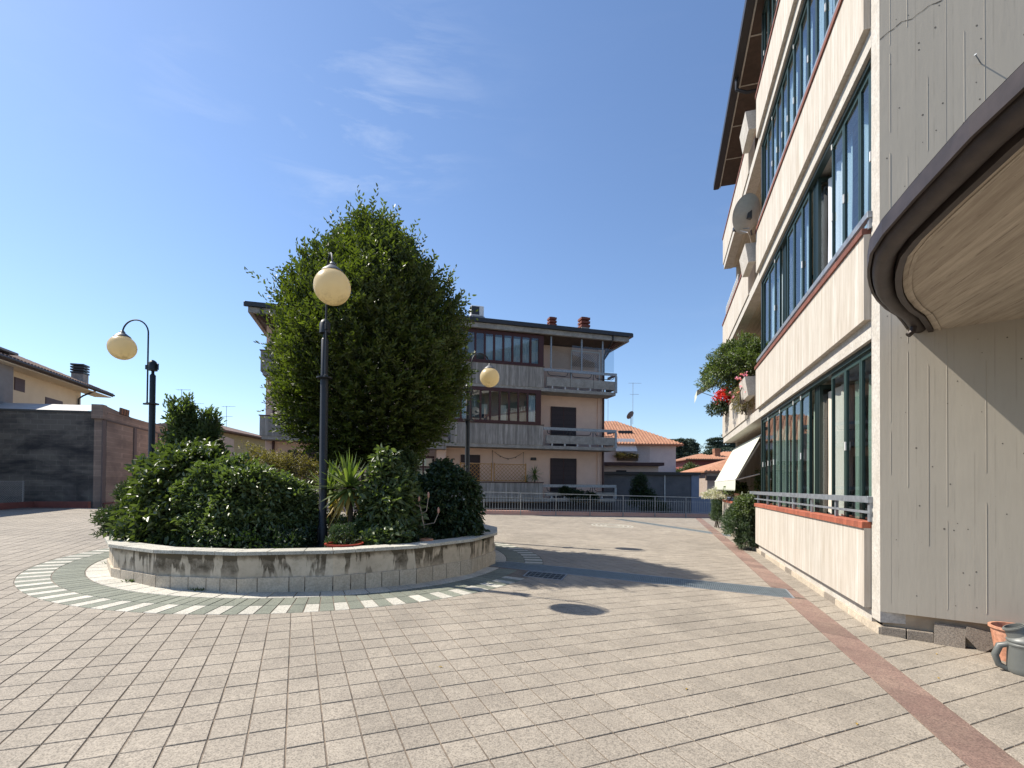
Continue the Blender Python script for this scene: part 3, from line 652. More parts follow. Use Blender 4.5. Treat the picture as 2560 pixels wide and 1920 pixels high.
# aloe with branched flower stem in terracotta pot
ax_, ay_ = -1.52, 8.35
al = thing('aloe_plant', 'aloe with a pale branching flower stem in a small orange pot', 'aloe', inpl(ax_, ay_))
MB().lathe([(0,0),(.07,0),(.10,.16),(.115,.16),(.115,.19),(.09,.19),(.09,.12),(0,.12)], n=16).build('pot', M_['terra'], al, (.1, -.2, 0), smooth=True)
b_ = MB()
for i in range(34):
    az = i*2.4; el = R(70-60*i/34); l = .32
    d = Vector((math.cos(az)*math.cos(el), math.sin(az)*math.cos(el), math.sin(el))); s_ = Vector((-math.sin(az), math.cos(az), 0))
    b_.add([s_*-.014, s_*.014, d*l*.5+s_*.012, d*l, d*l*.5-s_*.012], [(0,1,2,3,4)])
q = b_.build('blades', LF['blue'], al, (0,0,.15), kind='stuff'); at = q.data.attributes.new('rnd', 'FLOAT', 'FACE'); at.data.foreach_set('value', rng.random(len(b_.f)).astype(np.float32))
fs_ = MB(); hd = MB()
fs_.tube([(0,0,.1),(.03,-.02,.35),(-.02,-.03,.62),(-.06,-.04,.8)], [.014,.012,.010,.006], 6)
for (a0, tp) in (((.0,-.02,.40),(.27,-.03,.60)), ((-.0,-.02,.38),(-.26,0,.66)), ((-.02,-.03,.6),(.1,-.05,.86)), ((-.02,-.03,.58),(-.2,-.02,.78)), ((-.05,-.04,.72),(-.17,-.05,.92))):
    md = (tp[0]*.75+a0[0]*.25, tp[1], a0[2]+.04); fs_.tube([a0, md, tp], [.008,.007,.006], 5)
    hd.lathe([(0,-.0),(.018,.02),(.02,.07),(.010,.1),(0,.11)], tp, 8)
hd.lathe([(0,0),(.018,.02),(.022,.08),(0,.12)], (-.06,-.04,.78), 8)
fs_.build('flower_stem', mat('pale stem', (.42,.33,.26), rough=.7), al, smooth=True); hd.build('flower_heads', mat('pinkish buds', (.55,.30,.22), rough=.7), al, smooth=True)
# red bowl by the coping
MB().lathe([(0,0),(.2,0),(.27,.12),(.285,.12),(.285,.135),(.25,.135),(.2,.03),(0,.03)], n=28).build('red_bowl', mat('red glazed plastic', (.40,.05,.03), rough=.4), None, (-2.55, 7.45, gz(-2.5,7.4)+.47), smooth=True).update_tag()
tag(bpy.data.objects['red_bowl'], 'flat red bowl on the soil just behind the coping', 'bowl')

# ------------------------------------------------------------------ lamps
def lamp(x, y, base, az, label, H0=None):
    o = thing('street_lamp', label, 'street lamp', (x, y, base), az, 'globe lamps round the planter')
    h = lambda z_: z_-base
    MB().lathe([(.11,0),(.11,.03),(.078,.06),(.078,.35),(.064,.37),(.064,h(3.36)),(.058,h(3.40)),(.058,h(4.02)),(.045,h(4.04)),(.03,h(4.06)),(.03,h(4.14))], n=20).build('post', M_['lampm'], o, smooth=True)
    MB().box((-.045,-.082,.12),(.045,-.06,.32),.005).build('service_door', M_['lampm'], o)
    MB().lathe([(.064,0),(.128,.01),(.128,.035),(.064,.045)], (0,0,h(3.36)), 24).box((.05,-.03,h(3.365)),(.20,.03,h(3.40)),.004).build('collar', M_['lampm'], o, smooth=True)
    MB().lathe([(.03,0),(.088,.01),(.088,.17),(.06,.22),(.02,.25),(0,.25)], (0,0,h(4.12)), 20).box((.08,-.02,h(4.16)),(.17,.02,h(4.26)),.004).box((-.13,-.012,h(4.15)),(-.09,.012,h(4.29)),.003).build('cap', M_['lampm'], o, smooth=True)
    xr = .12; r_ = .30; zt = 5.28-r_
    pts = [(xr,0,h(3.36)), (xr,0,h(4.2)), (xr,0,h(zt))]+[(xr+r_-r_*math.cos(q), 0, h(zt)+r_*math.sin(q)) for q in np.linspace(.15, math.pi-.05, 14)]+[(xr+2*r_,0,h(zt)-.02)]
    MB().tube(pts, .0165, 8).build('arm', M_['lampm'], o, smooth=True)
    gx_ = xr+2*r_
    MB().lathe([(0,.0),(.03,0),(.045,-.03),(.055,-.035),(.05,-.05),(.155,-.135),(.165,-.155),(.15,-.155),(0,-.10)], (gx_,0,h(5.04)), 28).build('globe_cap', M_['lampg'], o, smooth=True)
    g = MB().lathe([(0.0001 if i in (0, 18) else .275*math.sin(math.pi*i/18), .275*math.cos(math.pi*i/18)) for i in range(18, -1, -1)], (0,0,0), 36)
    g.build('globe', M_['globe'], o, (gx_,0,h(4.655)), smooth=True)
    return o
lamp(-3.15, 8.14, gz(-3.1,8.0)+.43, math.atan2(-.60, .33), 'globe lamp in the planter, in front of the tree')
lamp(-8.10, 10.95, gz(-8.17,11), R(178), 'globe lamp on the left against open sky, its globe hanging to the left')
lamp(-1.22, 13.26, gz(-1.24,13.6), R(38), 'farther globe lamp behind the planter in front of the pink building')

# ------------------------------------------------------------------ right building (local x = along facade away from us, y = outward)
RB = thing('apartment_building', 'tall pale concrete apartment block with green framed glazing on the right', 'apartment building', (FO.x, FO.y, 0), FROT)
def rb(name, mt, mb, **k): return mb.build(name, mt, RB, **k)
ST = 3.53
# corner column, base beam
rb('corner_column', M_['facp'], MB().box((.004,-.34,.08),(.235,.0,17)))
rb('base_beam', M_['facp'], MB().box((.24,-.30,.03),(7.25,.0,.175)).box((8.45,-.30,.03),(14.75,.0,.175)))
for i in range(30):
    a = i*.49; MB().box((a+.004,-.05,-.2),(a+.484,.018,.028),.004).build('plinth_stone', M_['tilec'] if i % 5 == 3 else M_['plstone'], RB)
NF = 4
brk2 = MB().box((-.062,-.075,0),(.062,.10,.078),.006).mesh('sill_brick', mat('brown sill brick', (.24,.085,.055), (.17,.06,.042), 7, rough=.8, vary=.35, fine=50))
brk = MB().box((-.062,-.075,0),(.062,.10,.078),.006).mesh('sill_brick', M_['brick'])
for k in range(NF):
    z0 = 3.63+ST*(k-1) if k else .19; z1 = 1.13+ST*k
    rb('parapet', M_['fac'], MB().box((.245,-.14,z0),(7.28,.075,z1)))
    if k: rb('floor_beam', M_['facp'], MB().box((.24,-.30,3.40+ST*(k-1)),(7.3,.0,z0+.02)).box((7.3,-.30,3.40+ST*(k-1)),(14.75,.0,z0+.02)))
    # section two parapet
    if k: rb('parapet', M_['fac'], MB().box((8.75,-.14,z0),(14.85,.03,z1-.02)))
    else: rb('parapet', M_['fac'], MB().box((8.45,-.14,z0),(14.75,.03,z1-.08)))
    if k < 2:
        for q in range(56): link('sill_brick', brk2 if k else brk, RB, (.31+.1265*q, 0, z1+.001), random.uniform(-.01, .01))
        for q in range(47 if k else 48): link('sill_brick', brk2 if k else brk, RB, (8.82+.1265*q if k else 8.55+.1265*q, -.045, z1-.02 if k else z1-.08))
    else:
        rb('brick_sill', bpy.data.materials['brown sill brick'], MB().box((.245,-.075,z1+.002),(7.3,.10,z1+.078)).box((8.75,-.12,z1-.018),(14.87,.055,z1+.058)))
    # rail
    rz = 1.435+ST*k-(.0 if k == 0 else .12)
    rl = MB(); rl.box((.20,.0,rz),(8.3 if k == 0 else 7.3,.055,rz+.075),.004); rl.box((.2,.01,rz-.13),(8.3 if k == 0 else 7.3,.035,rz-.10))
    rb('handrail', M_['galv'], rl)
    for q in range(7): MB().box((.215+1.17*q,-.005,z1+.08),(.275+1.17*q,.03,rz)).build('rail_post', M_['galv'], RB)
    # floor slab, loggia soffit
    zs = 3.40+ST*k
    rb('floor_slab', M_['soffit'], MB().box((.24,-4.6,zs+.005),(14.7,-.30,zs+.26)))
    # loggia back wall and room
    rb('loggia_wall', M_['pink'], MB().box((7.45,-2.0,-.2 if k == 0 else zs-ST+.26),(14.7,-1.8,zs)))
    rb('party_wall', M_['pink'], MB().box((7.30,-4.5,-.2 if k == 0 else zs-ST+.26),(7.42,-1.0,zs)))
    rb('room_wall', M_['room'], MB().box((.2,-4.7,-.2 if k == 0 else zs-ST+.26),(7.29,-4.55,zs)))
    rb('loggia_door', M_['green'], MB().box((9.2,-1.79,.2+ST*k-.1),(11.0,-1.74,2.5+ST*k)).box((11.8,-1.79,.2+ST*k-.1),(13.4,-1.74,2.5+ST*k)))
    # glazing
    zb, zt_ = 1.0+ST*k, 3.395+ST*k
    if k == 3: zt_ -= .1
    fr = MB(); fr.box((.24,-.15,zt_-.07),(7.25,-.05,zt_)).box((.24,-.15,zb),(7.25,-.05,zb+.07)).box((7.18,-.15,zb),(7.26,-.05,zt_)); fr.box((7.2,-1.9,zb),(7.26,-1.84,zt_)).box((7.2,-1.9,zt_-.07),(7.26,-.15,zt_)).box((7.2,-1.9,zb),(7.26,-.15,zb+.07))
    rb('window_track', M_['green'], fr)
    leaves_ = {0: [(.26,.81),(.81,1.37),(1.37,1.95),(3.09,3.66),(3.66,4.2),(4.2,4.77),(4.77,5.34),(5.34,5.94),(5.94,6.55),(6.55,7.17)],
               1: [(.26,.5),(.5,.84),(.84,1.43),(1.43,1.93),(3.12,3.58),(3.58,4.18),(4.18,4.7),(5.34,5.85),(5.85,6.5),(6.5,7.17)]}.get(k, [(.28+.49*q, .28+.49*(q+1)) for q in range(14)])
    for (a, b_) in leaves_:
        W = MB(); e = .045
        W.box((a+.004,-.120,zb+.07),(a+e,-.080,zt_-.07)).box((b_-e,-.120,zb+.07),(b_-.004,-.080,zt_-.07)).box((a+e,-.120,zb+.07),(b_-e,-.080,zb+.14)).box((a+e,-.120,zt_-.14),(b_-e,-.080,zt_-.07))
        wo = rb('window', M_['greenl'], W)
        MB().box((a+e,-.103,zb+.14),(b_-e,-.097,zt_-.14)).build('pane', M_['glass'], wo)
        if random.random() < .5: MB().box((b_-.05,-.079,(zb+zt_)/2-.06),(b_-.02,-.064,(zb+zt_)/2+.06)).build('latch', M_['white'], wo)
        if random.random() < .4: MB().box((b_-.05,-.079,zt_-.16),(b_-.02,-.064,zt_-.08)).build('latch', M_['white'], wo)
    # folded leaves beside the openings
    fold = {0: [2.68], 1: [2.76, 5.0]}.get(k, [])
    for f0 in fold:
        for q in range(4):
            a = f0+q*.075; W = MB(); x0 = a
            W.box((x0,-.62,zb+.07),(x0+.04,-.58,zt_-.07)).box((x0,-.17,zb+.07),(x0+.04,-.12,zt_-.07)).box((x0,-.58,zb+.07),(x0+.04,-.17,zb+.14)).box((x0,-.58,zt_-.14),(x0+.04,-.17,zt_-.07))
            wo = rb('window', M_['green'], W); MB().box((x0+.017,-.58,zb+.14),(x0+.023,-.17,zt_-.14)).build('pane', M_['glass'], wo)
    def curtain(a, b_, off, zl, zh, mt, fq=9., am=.035, gather=1):
        n = max(8, int((b_-a)*46)); vs = []; fs = []
        nz = 5
        for j in range(nz+1):
            for i in range(n+1):
                f = i/n; x = a+(b_-a)*f; zz_ = zl+(zh-zl)*j/nz
                vs.append((x+.012*math.sin(j*1.3+i*.4), off+am*math.sin(x*fq*2*math.pi/1.0+.6*math.sin(x*7))*(1-.25*j/nz), zz_))
        for j in range(nz):
            for i in range(n): fs.append((j*(n+1)+i, j*(n+1)+i+1, (j+1)*(n+1)+i+1, (j+1)*(n+1)+i))
        return rb('curtain', mt, MB().add(vs, fs), smooth=True)
    if k == 0:
        curtain(1.88, 2.72, -.26, .9, 3.2, M_['curt'], 3.5, .02)
        for (a, b_) in ((.42,.56),(.95,1.12),(1.45,1.66),(3.2,3.36),(3.5,3.62),(3.8,4.05),(4.35,4.5),(4.62,4.72),(4.95,5.2),(5.5,5.65),(5.78,5.9),(6.1,6.45),(6.65,6.8),(6.9,7.1)):
            curtain(a, b_, -.30, .9, 3.15, M_['curtg'], 9, .03)
        curtain(7.6, 12.6, -1.1, .5, 3.3, M_['curtb'], 3.2, .05)
    elif k == 1:
        curtain(1.9, 2.7, -.28, 4.5, 6.75, M_['curtw'], 5, .05)
        for (a, b_) in ((.3,.42),(.6,.72),(1.05,1.15),(1.6,1.8),(3.2,3.3),(3.75,3.95),(4.3,4.42),(4.72,4.98),(5.42,5.55),(6.0,6.2),(6.65,6.95)): curtain(a, b_, -.26, 4.5, 6.85, M_['curtw'], 7, .03)
    else:
        x_ = .35
        while x_ < 6.9:
            w_ = random.uniform(.14, .34); curtain(x_, x_+w_, -.24, zb, zt_-.05, M_['curtw'], 7, .03); x_ += w_+random.uniform(.12, .24)
    # concrete flower trough hanging at the end of the bay
    if k: 
        zf = z1-.62
        T_ = MB(); P_ = [(7.55,0),(8.55,0),(8.55,.27),(7.55,.27)]
        T_.add([(7.5,.05,zf),(8.5,.05,zf),(8.5,.22,zf),(7.5,.22,zf),(7.5,-.12,zf+.50),(8.5,-.12,zf+.50),(8.5,.30,zf+.50),(7.5,.30,zf+.50)], [(0,3,2,1),(0,1,5,4),(1,2,6,5),(2,3,7,6),(3,0,4,7)])
        T_.box((7.52,-.10,zf+.40),(8.48,.28,zf+.43))
        T_.box((7.3,-.25,z0+.1),(7.5,-.12,z1-.1))
        rb('flower_trough', M_['facp'], T_)
# end wall and roof
rb('end_wall', M_['fac'], MB().box((14.55,-4.6,-3),(14.74,-.45,14)))
rb('core', M_['room'], MB().box((.3,-9.5,-3.5),(14.6,-4.72,14.2)))
ze = 13.95
rb('eave_soffit', M_['brown'], MB().box((.0,-4.6,ze),(14.9,.12,ze+.10)))
for q in range(8): rb('soffit_batten', M_['facp'], MB().box((.9+1.75*q,-.6,ze-.012),(.94+1.75*q,.11,ze-.001)))
rb('fascia', M_['facp'], MB().box((.0,.123,ze-.05),(14.92,.16,ze+.16)))
rb('gutter', M_['black'], MB().box((-.1,.163,ze-.02),(15.05,.38,ze+.22),.04))
rb('roof', M_['roofb'], MB().add([(0,.14,ze+.17),(14.9,.14,ze+.17),(14.9,-5,ze+1.7),(0,-5,ze+1.7),(0,.14,ze+.12),(14.9,.14,ze+.12),(14.9,-5,ze+.12),(0,-5,ze+.12)], [(0,1,2,3),(0,3,7,4),(1,5,6,2),(4,7,6,5)]))
rb('downpipe', M_['black'], MB().tube([(9.3,.27,ze-.0),(9.3,.27,ze-.35),(9.3,.0,ze-.5),(9.3,-.4,ze-.5)], .05, 8), smooth=True)
# near return wall
WR = math.atan2(-.56, .83)-FROT
NW = MB().box((0,0,.205),(6.0,.35,17)).build('return_wall', M_['wall'], RB); NW.rotation_euler = (0, 0, WR)
fn = MB()
for i in range(26):
    x = .10+i*.158+random.uniform(-.012, .012)
    za = .3
    while za < 9:
        l = random.uniform(.5, 2.2); wdt = random.uniform(.002, .0045); pr = random.uniform(.0012, .0035); dx = random.uniform(-.003, .003)
        if random.random() < .6: fn.add([(x-wdt+dx,-.0005,za),(x+wdt+dx,-.0005,za),(x+wdt*.4,-pr,za+.02),(x-wdt*.4,-pr,za+.02),(x-wdt,-.0005,za+l),(x+wdt,-.0005,za+l),(x+wdt*.4,-pr,za+l-.02),(x-wdt*.4,-pr,za+l-.02)], [(0,3,7,4),(3,2,6,7),(2,1,5,6),(0,1,2,3)])
        za += l+random.uniform(0, .35)
fn.build('board_fins', M_['wall'], RB, kind='stuff').rotation_euler = (0, 0, WR)
pt = MB()
for i in range(150):
    x, z = random.uniform(.06, 2.4), random.uniform(.3, 8); r = random.uniform(.004, .010)
    pt.add([(x+r*math.cos(q), -.001, z+r*1.2*math.sin(q)) for q in np.linspace(0, 2*math.pi, 7)[:-1]], [(0,1,2,3,4,5)])
pt.build('pit_holes', mat('pit shadow grey', (.13,.115,.095), rough=.9), RB, kind='stuff').rotation_euler = (0, 0, WR)
nl_ = MB().tube([(.86,-.0,6.1),(.80,-.09,6.16)], .006, 6).tube([(.80,-.09,6.16),(.797,-.095,6.163)], .013, 8)
nl_.build('nail', M_['galv'], RB).rotation_euler = (0, 0, WR)
# crack line
ck = MB(); x = .0; z = 6.80; pts = []
while x < .75: pts.append((x, -.002, z)); x += random.uniform(.02, .05); z += random.uniform(-.012, .03)
for p, q in zip(pts[:-1], pts[1:]): 
    wd = random.uniform(.003, .009); ck.add([(p[0],p[1],p[2]-wd),(q[0],q[1],q[2]-wd*.8),(q[0],q[1],q[2]+wd*.4),(p[0],p[1],p[2]+wd*.4)], [(0,1,2,3)])
ck.build('crack', M_['soil'], RB).rotation_euler = (0, 0, WR)
FT = MB().box((.03,.075,-.5),(6.0,.5,.203)).build('wall_foot', mat('brown wall foot render', (.42,.33,.23), (.33,.25,.17), 5, rough=.9), RB); FT.rotation_euler = (0, 0, WR)
def wallpart(name, mt, mb, **k): o = mb.build(name, mt, RB, **k); o.rotation_euler = (0, 0, WR); return o
for a in (0, .235): wallpart('plinth_stone', M_['tilec'], MB().box((a+.003,-.004,-.25),(a+.229,.074,.035),.005))
# canopy: bent concrete slab over the entrance, world coordinates brought into the building frame
inv = Matrix.Rotation(-FROT, 4, 'Z') @ Matrix.Translation((-FO.x, -FO.y, 0))
S0 = [(2.30,1.0),(2.552,2.423),(2.70,2.95),(2.825,3.354),(2.93,3.60),(3.081,3.831),(3.19,3.98),(3.308,4.126),(3.46,4.30),(3.631,4.47),(3.86,4.67),(4.121,4.861),(4.36,5.08),(4.63,5.34)]
def offs(P, d):
    o_ = []
    for i, p in enumerate(P):
        a = P[max(0, i-1)]; b_ = P[min(len(P)-1, i+1)]; t_ = Vector((b_[0]-a[0], b_[1]-a[1])).normalized(); o_.append((p[0]-t_.y*d, p[1]+t_.x*d))
    return o_
back = [(5.6,5.3),(9,4.6),(9,1.0)]
cz = 3.345
cb_ = MB().prism(list(reversed(S0+back)), cz, cz+.13); cb_.xf(inv); cb_.build('canopy_slab', M_['soffit'], RB)
ed = MB(); A1, B1 = offs(S0, -.035), offs(S0, -.06)
for i in range(len(S0)-1):
    ed.add([(*A1[i], cz-.012), (*B1[i], cz-.012), (*B1[i+1], cz-.012), (*A1[i+1], cz-.012)], [(0,1,2,3)]); ed.add([(*A1[i], cz-.012), (*A1[i+1], cz-.012), (*A1[i+1], cz), (*A1[i], cz)], [(0,1,2,3)]); ed.add([(*B1[i], cz-.012), (*B1[i+1], cz-.012), (*B1[i+1], cz), (*B1[i], cz)], [(0,1,2,3)])
ed.xf(inv); ed.build('drip_edge', M_['soffit'], RB)
for (d0, d1, za, zb2, nm) in ((.005, .05, cz-.02, cz+.18, 'canopy_fascia'), (.215, .235, cz+.05, cz+.16, 'roof_edge')):
    f = MB(); A1, B1 = offs(S0, d0), offs(S0, d1)
    for i in range(len(S0)-1):
        f.add([(*A1[i], za), (*B1[i], za), (*B1[i+1], za), (*A1[i+1], za), (*A1[i], zb2), (*B1[i], zb2), (*B1[i+1], zb2), (*A1[i+1], zb2)], [(0,1,2,3),(4,7,6,5),(0,4,5,1),(1,5,6,2),(2,6,7,3),(3,7,4,0)])
    f.xf(inv); f.build(nm, M_['copper'], RB)
f = MB(); A1, B1 = offs(S0, .0), offs(S0, .235)
for i in range(len(S0)-1): f.add([(*A1[i], cz+.25), (*B1[i], cz+.163), (*B1[i+1], cz+.163), (*A1[i+1], cz+.25)], [(0,1,2,3)])
f.add([(*p, cz+.25) for p in A1]+[(*p, cz+.6) for p in back], [tuple(range(len(A1)+3))])
f.xf(inv); f.build('canopy_roof', M_['copper'], RB)
g = MB(); G = offs(S0, .13)
prof = [(.075*math.cos(q), .075*math.sin(q)) for q in np.linspace(math.pi, 2*math.pi, 9)]
vs = []
for i, p in enumerate(G):
    a = G[max(0, i-1)]; b_ = G[min(len(G)-1, i+1)]; t_ = Vector((b_[0]-a[0], b_[1]-a[1])).normalized(); nn = Vector((-t_.y, t_.x))
    for (u_, w_) in prof: vs.append((p[0]+nn.x*u_, p[1]+nn.y*u_, cz+.06+w_))
np_ = len(prof)
g.add(vs, [(i*np_+j, i*np_+j+1, (i+1)*np_+j+1, (i+1)*np_+j) for i in range(len(G)-1) for j in range(np_-1)]+[tuple((len(G)-1)*np_+j for j in range(np_))])
g.xf(inv); g.build('canopy_gutter', M_['copper'], RB, smooth=True)
e_ = G[-2]; g = MB().tube([(e_[0], e_[1], cz+.03), (e_[0]-.01, e_[1]+.01, cz-.06), (e_[0]-.05, e_[1]+.02, cz-.10)], .03, 8); g.xf(inv); g.build('gutter_spout', M_['copper'], RB, smooth=True)

# things on and beside the right building
def onb(s, o, z): p = fw(s, o); return (p[0], p[1], z)
aw = thing('awning', 'pale striped awning lowered over the ground floor loggia behind the green bushes', 'awning', onb(8.7, 0, 1.8), FROT)
m, t, b = nodes('awning stripe cloth'); sx = t.nodes.new('ShaderNodeSeparateXYZ'); t.links.new(coords(t), sx.inputs[0])
f = math_(t, 'FRACT', math_(t, 'MULTIPLY', sx.outputs[0], 11)); col = mix(t, ramp(t, f, .45, .55), (.66,.67,.56), (.40,.44,.36)); t.links.new(col, b.inputs['Base Color']); b.inputs['Roughness'].default_value = .85
M_['awn'] = m
fab = MB(); n = 24
for i in range(n):
    x0, x1 = 5.6*i/n, 5.6*(i+1)/n
    fab.add([(x0,-.32,1.34),(x1,-.32,1.34),(x1,.35,.05),(x0,.35,.05)], [(0,1,2,3)]); fab.add([(x0,-.325,1.325),(x1,-.325,1.325),(x1,.345,.035),(x0,.345,.035)], [(3,2,1,0)])
fab.build('fabric', M_['awn'], aw)
va = MB()
for i in range(40):
    x0, x1 = 5.6*i/40, 5.6*(i+1)/40; xm = (x0+x1)/2
    va.add([(x0,.36,.04),(x1,.36,.04),(x1,.37,-.24),(xm,.37,-.30),(x0,.37,-.24)], [(0,1,2,3,4)])
va.build('valance', M_['awn'], aw)
MB().tube([(-.05,.35,.045),(5.65,.35,.045)], .022, 8).build('front_bar', M_['white'], aw)
for x in (.05, 5.5): MB().box((x-.03,-.30,1.2),(x+.03,-.26,1.26)).tube([(x,-.28,1.1),(x,.33,.03)], .022, 6).tube([(x,-.28,.2),(x,.33,.03)], .018, 6).build('arm', M_['curt'], aw)
def oleander(s, o_, lab, blobs, n, grp=None, mt='blue', sz=.07):
    x, y = fw(s, o_)[:2]
    return shrub('oleander_bush', lab, 'bush', (x, y, gz(x, y)), blobs, n, sz, LF[mt], .22, -.15, 7, .5, .2)
oleander(8.05, .34, 'round grey green bush growing at the wall foot below the balcony rail', [((0,.05,.62),(.36,.5,.5),1.2), ((.1,-.2,.25),(.25,.4,.3),.5), ((.15,.1,.95),(.25,.35,.3),.35)], 1300)
oleander(15.4, .12, 'smaller narrow grey green bush at the far end of the white wall', [((0,0,.5),(.26,.4,.45),1), ((0,0,1.0),(.2,.3,.3),.4)], 700)
x, y = fw(7.9, .2)[:2]
shrub('jasmine_plant', 'yellow green climbing plant hanging over the white wall above the round bush', 'plant', (x, y, .75), [((0,0,.3),(.3,.45,.35),1), ((-.1,.2,.05),(.25,.35,.25),.6), ((.2,.2,.0),(.3,.5,.3),.5)], 700, .06, LF['glossl'], .4, .2, 5, .4)
x, y = fw(9.3, -.45)[:2]
shrub('lemon_plant', 'slender yellow green plant standing in the loggia behind the rail', 'plant', (x, y, .9), [((0,0,.75),(.22,.25,.45),1)], 260, .07, LF['glossl'], .4, .1, 4, .3)
x, y = fw(13.4, .05)[:2]
shrub('cactus_plant', 'pale silvery trailing succulents on the brick coping of the white wall', 'succulent', (x, y, 1.15), [((0,0,.22),(.5,.75,.28),1), ((-.25,.9,.1),(.3,.4,.2),.5), ((-.1,-.9,.22),(.4,.5,.25),.6)], 420, .06, LF['pale'], .45, .2, 6, .4)
x, y = fw(11.0, .05)[:2]
shrub('geranium_plant', 'green leafy plant in the red window box on the brick coping', 'plant', (x, y, 1.38), [((0,0,.16),(.25,.5,.22),1)], 420, .07, LF['glossl'], .8, .1, 5, .4)
wb = thing('window_box', 'red brown plastic window box on the brick coping of the white wall', 'flower box', onb(10.0, .05, 1.20), FROT)
MB().add([(-.4,-.07,0),(.4,-.07,0),(.4,.07,0),(-.4,.07,0),(-.46,-.10,.2),(.46,-.10,.2),(.46,.10,.2),(-.46,.10,.2)], [(0,3,2,1),(0,1,5,4),(1,2,6,5),(2,3,7,6),(3,0,4,7)]).box((-.47,-.11,.19),(.47,-.095,.225)).box((-.47,.095,.19),(.47,.11,.225)).build('box', M_['terra'], wb)
MB().box((-.45,-.09,-.03),(.45,.09,-.005)).build('saucer', M_['terra'], wb)
MB().box((-.44,-.09,.15),(.44,.09,.17)).build('soil', M_['soil'], wb)
# first floor balcony plants
x, y = fw(10.6, .0)[:2]
shrub('balcony_laurel', 'big round laurel bush bulging over the first floor balcony parapet', 'bush', (x, y, 4.5), [((0,0,1.05),(.85,1.15,.75),1.3), ((-.3,.7,.8),(.6,.8,.6),.7), ((.2,-.9,.9),(.6,.7,.6),.6), ((0,0,.35),(.35,.5,.4),.2)], 1500, .09, LF['glossl'], .35, .05, 5, .6)
x, y = fw(13.2, .12)[:2]
shrub('red_flower_plant', 'red flowering plant at the far end of the first floor balcony', 'flower', (x, y, 4.7), [((0,0,.2),(.35,.6,.35),1)], 240, .09, LF['red'], .7, .1, 4, .4)
shrub('hanging_fern', 'dark leafy plant under the red flowers at the far end of the first floor balcony', 'plant', (x-.1, y+.2, 4.35), [((0,0,.2),(.4,.65,.3),1)], 300, .10, LF['dk'], .4, .3, 4, .4)
for (s_, z_, lb, mt, nn, sz, cat) in ((8.75, 3.75, 'dry trailing stems with pink blooms falling from the first floor flower trough', 'olive', 520, .035, 'flower'),):
    x, y = fw(s_, .16)[:2]
    shrub('trailing_geranium', lb, cat, (x, y, z_), [((0,0,.35),(.28,.45,.5),1), ((.1,.15,-.05+.2),(.2,.35,.3),.5)], nn, sz, LF[mt], .5, .5, 5, .3)
x, y = fw(8.3, .28)[:2]
shrub('pink_geranium', 'pink geranium flowers around the first floor concrete trough', 'flower', (x, y, 4.0), [((0,0,.35),(.12,.75,.42),1)], 22, .055, LF['pinkf'], .9, .1, 6, .6)
# striped awning end seen past the far bush
aw2 = thing('awning', 'small green and white awning end sticking out past the far first floor balcony', 'awning', onb(16.4, .3, 5.9), FROT)
MB().add([(0,-.3,.5),(1.6,-.3,.5),(1.6,.6,0),(0,.6,0),(0,-.3,.48),(1.6,-.3,.48),(1.6,.6,-.02),(0,.6,-.02)], [(0,1,2,3),(7,6,5,4)]).build('fabric', M_['awn'], aw2)
v_ = MB()
for i in range(9): v_.add([(i*.178,.605,0),(i*.178+.178,.605,0),(i*.178+.178,.61,-.28),(i*.178+.089,.61,-.36),(i*.178,.61,-.28)], [(0,1,2,3,4)])
v_.build('valance', M_['awn'], aw2)
MB().tube([(.05,-1.5,-.9),(.05,.58,-.02)], .015, 6).build('arm', M_['galv'], aw2)
# dish
ds = thing('satellite_dish', 'grey satellite dish hung outside the third floor balcony, seen from below', 'satellite dish', onb(7.3, .22, 8.75))
dm = MB().lathe([(0.001,.0),(.15,.012),(.3,.05),(.46,.12),(.465,.12),(.46,.13),(.3,.062),(.15,.024),(0.001,.012)], n=32)
dm.xf(Vector((-.30,.85,.42)).normalized().to_track_quat('Z','Y').to_matrix().to_4x4() @ Matrix.Diagonal((.92,1.02,1,1)))
dm.build('reflector', M_['dish'], ds, smooth=True)
aim = Vector((-.30,.85,.42)).normalized()
MB().tube([(0,0,-.38),tuple(aim*.55+Vector((0,0,-.42)))], .014, 6).build('feed_arm', M_['galv'], ds)
e = aim*.55+Vector((0,0,-.40)); MB().box(tuple(e+Vector((-.05,-.05,-.04))), tuple(e+Vector((.05,.05,.06))), .01).build('receiver', M_['black'], ds)
MB().tube([(0,0,0),(.12,.25,-.05),(.3,.5,-.3)], .025, 6).box((-.06,-.02,-.12),(.06,.10,.10),.01).build('bracket', M_['black'], ds)
MB().tube([tuple(e),(-.1,-.1,-.55),(.1,.2,-.5),(.3,.5,-.6)], .008, 5).build('cable', M_['white'], ds)
pk = thing('picket_trellis', 'little white picket trellis on the parapet of the second floor balcony', 'trellis', onb(10.9, .0, 8.24), FROT)
for i in range(16): MB().box((i*.2,-.012,0),(i*.2+.07,.012,.38)).add([(i*.2,-.012,.38),(i*.2+.07,-.012,.38),(i*.2+.07,.012,.38),(i*.2,.012,.38),(i*.2+.035,0,.44)], [(0,1,4),(1,2,4),(2,3,4),(3,0,4)]).build('picket', M_['white'], pk)
MB().box((0,-.02,.1),(3.1,-.013,.14)).build('rail', M_['white'], pk)

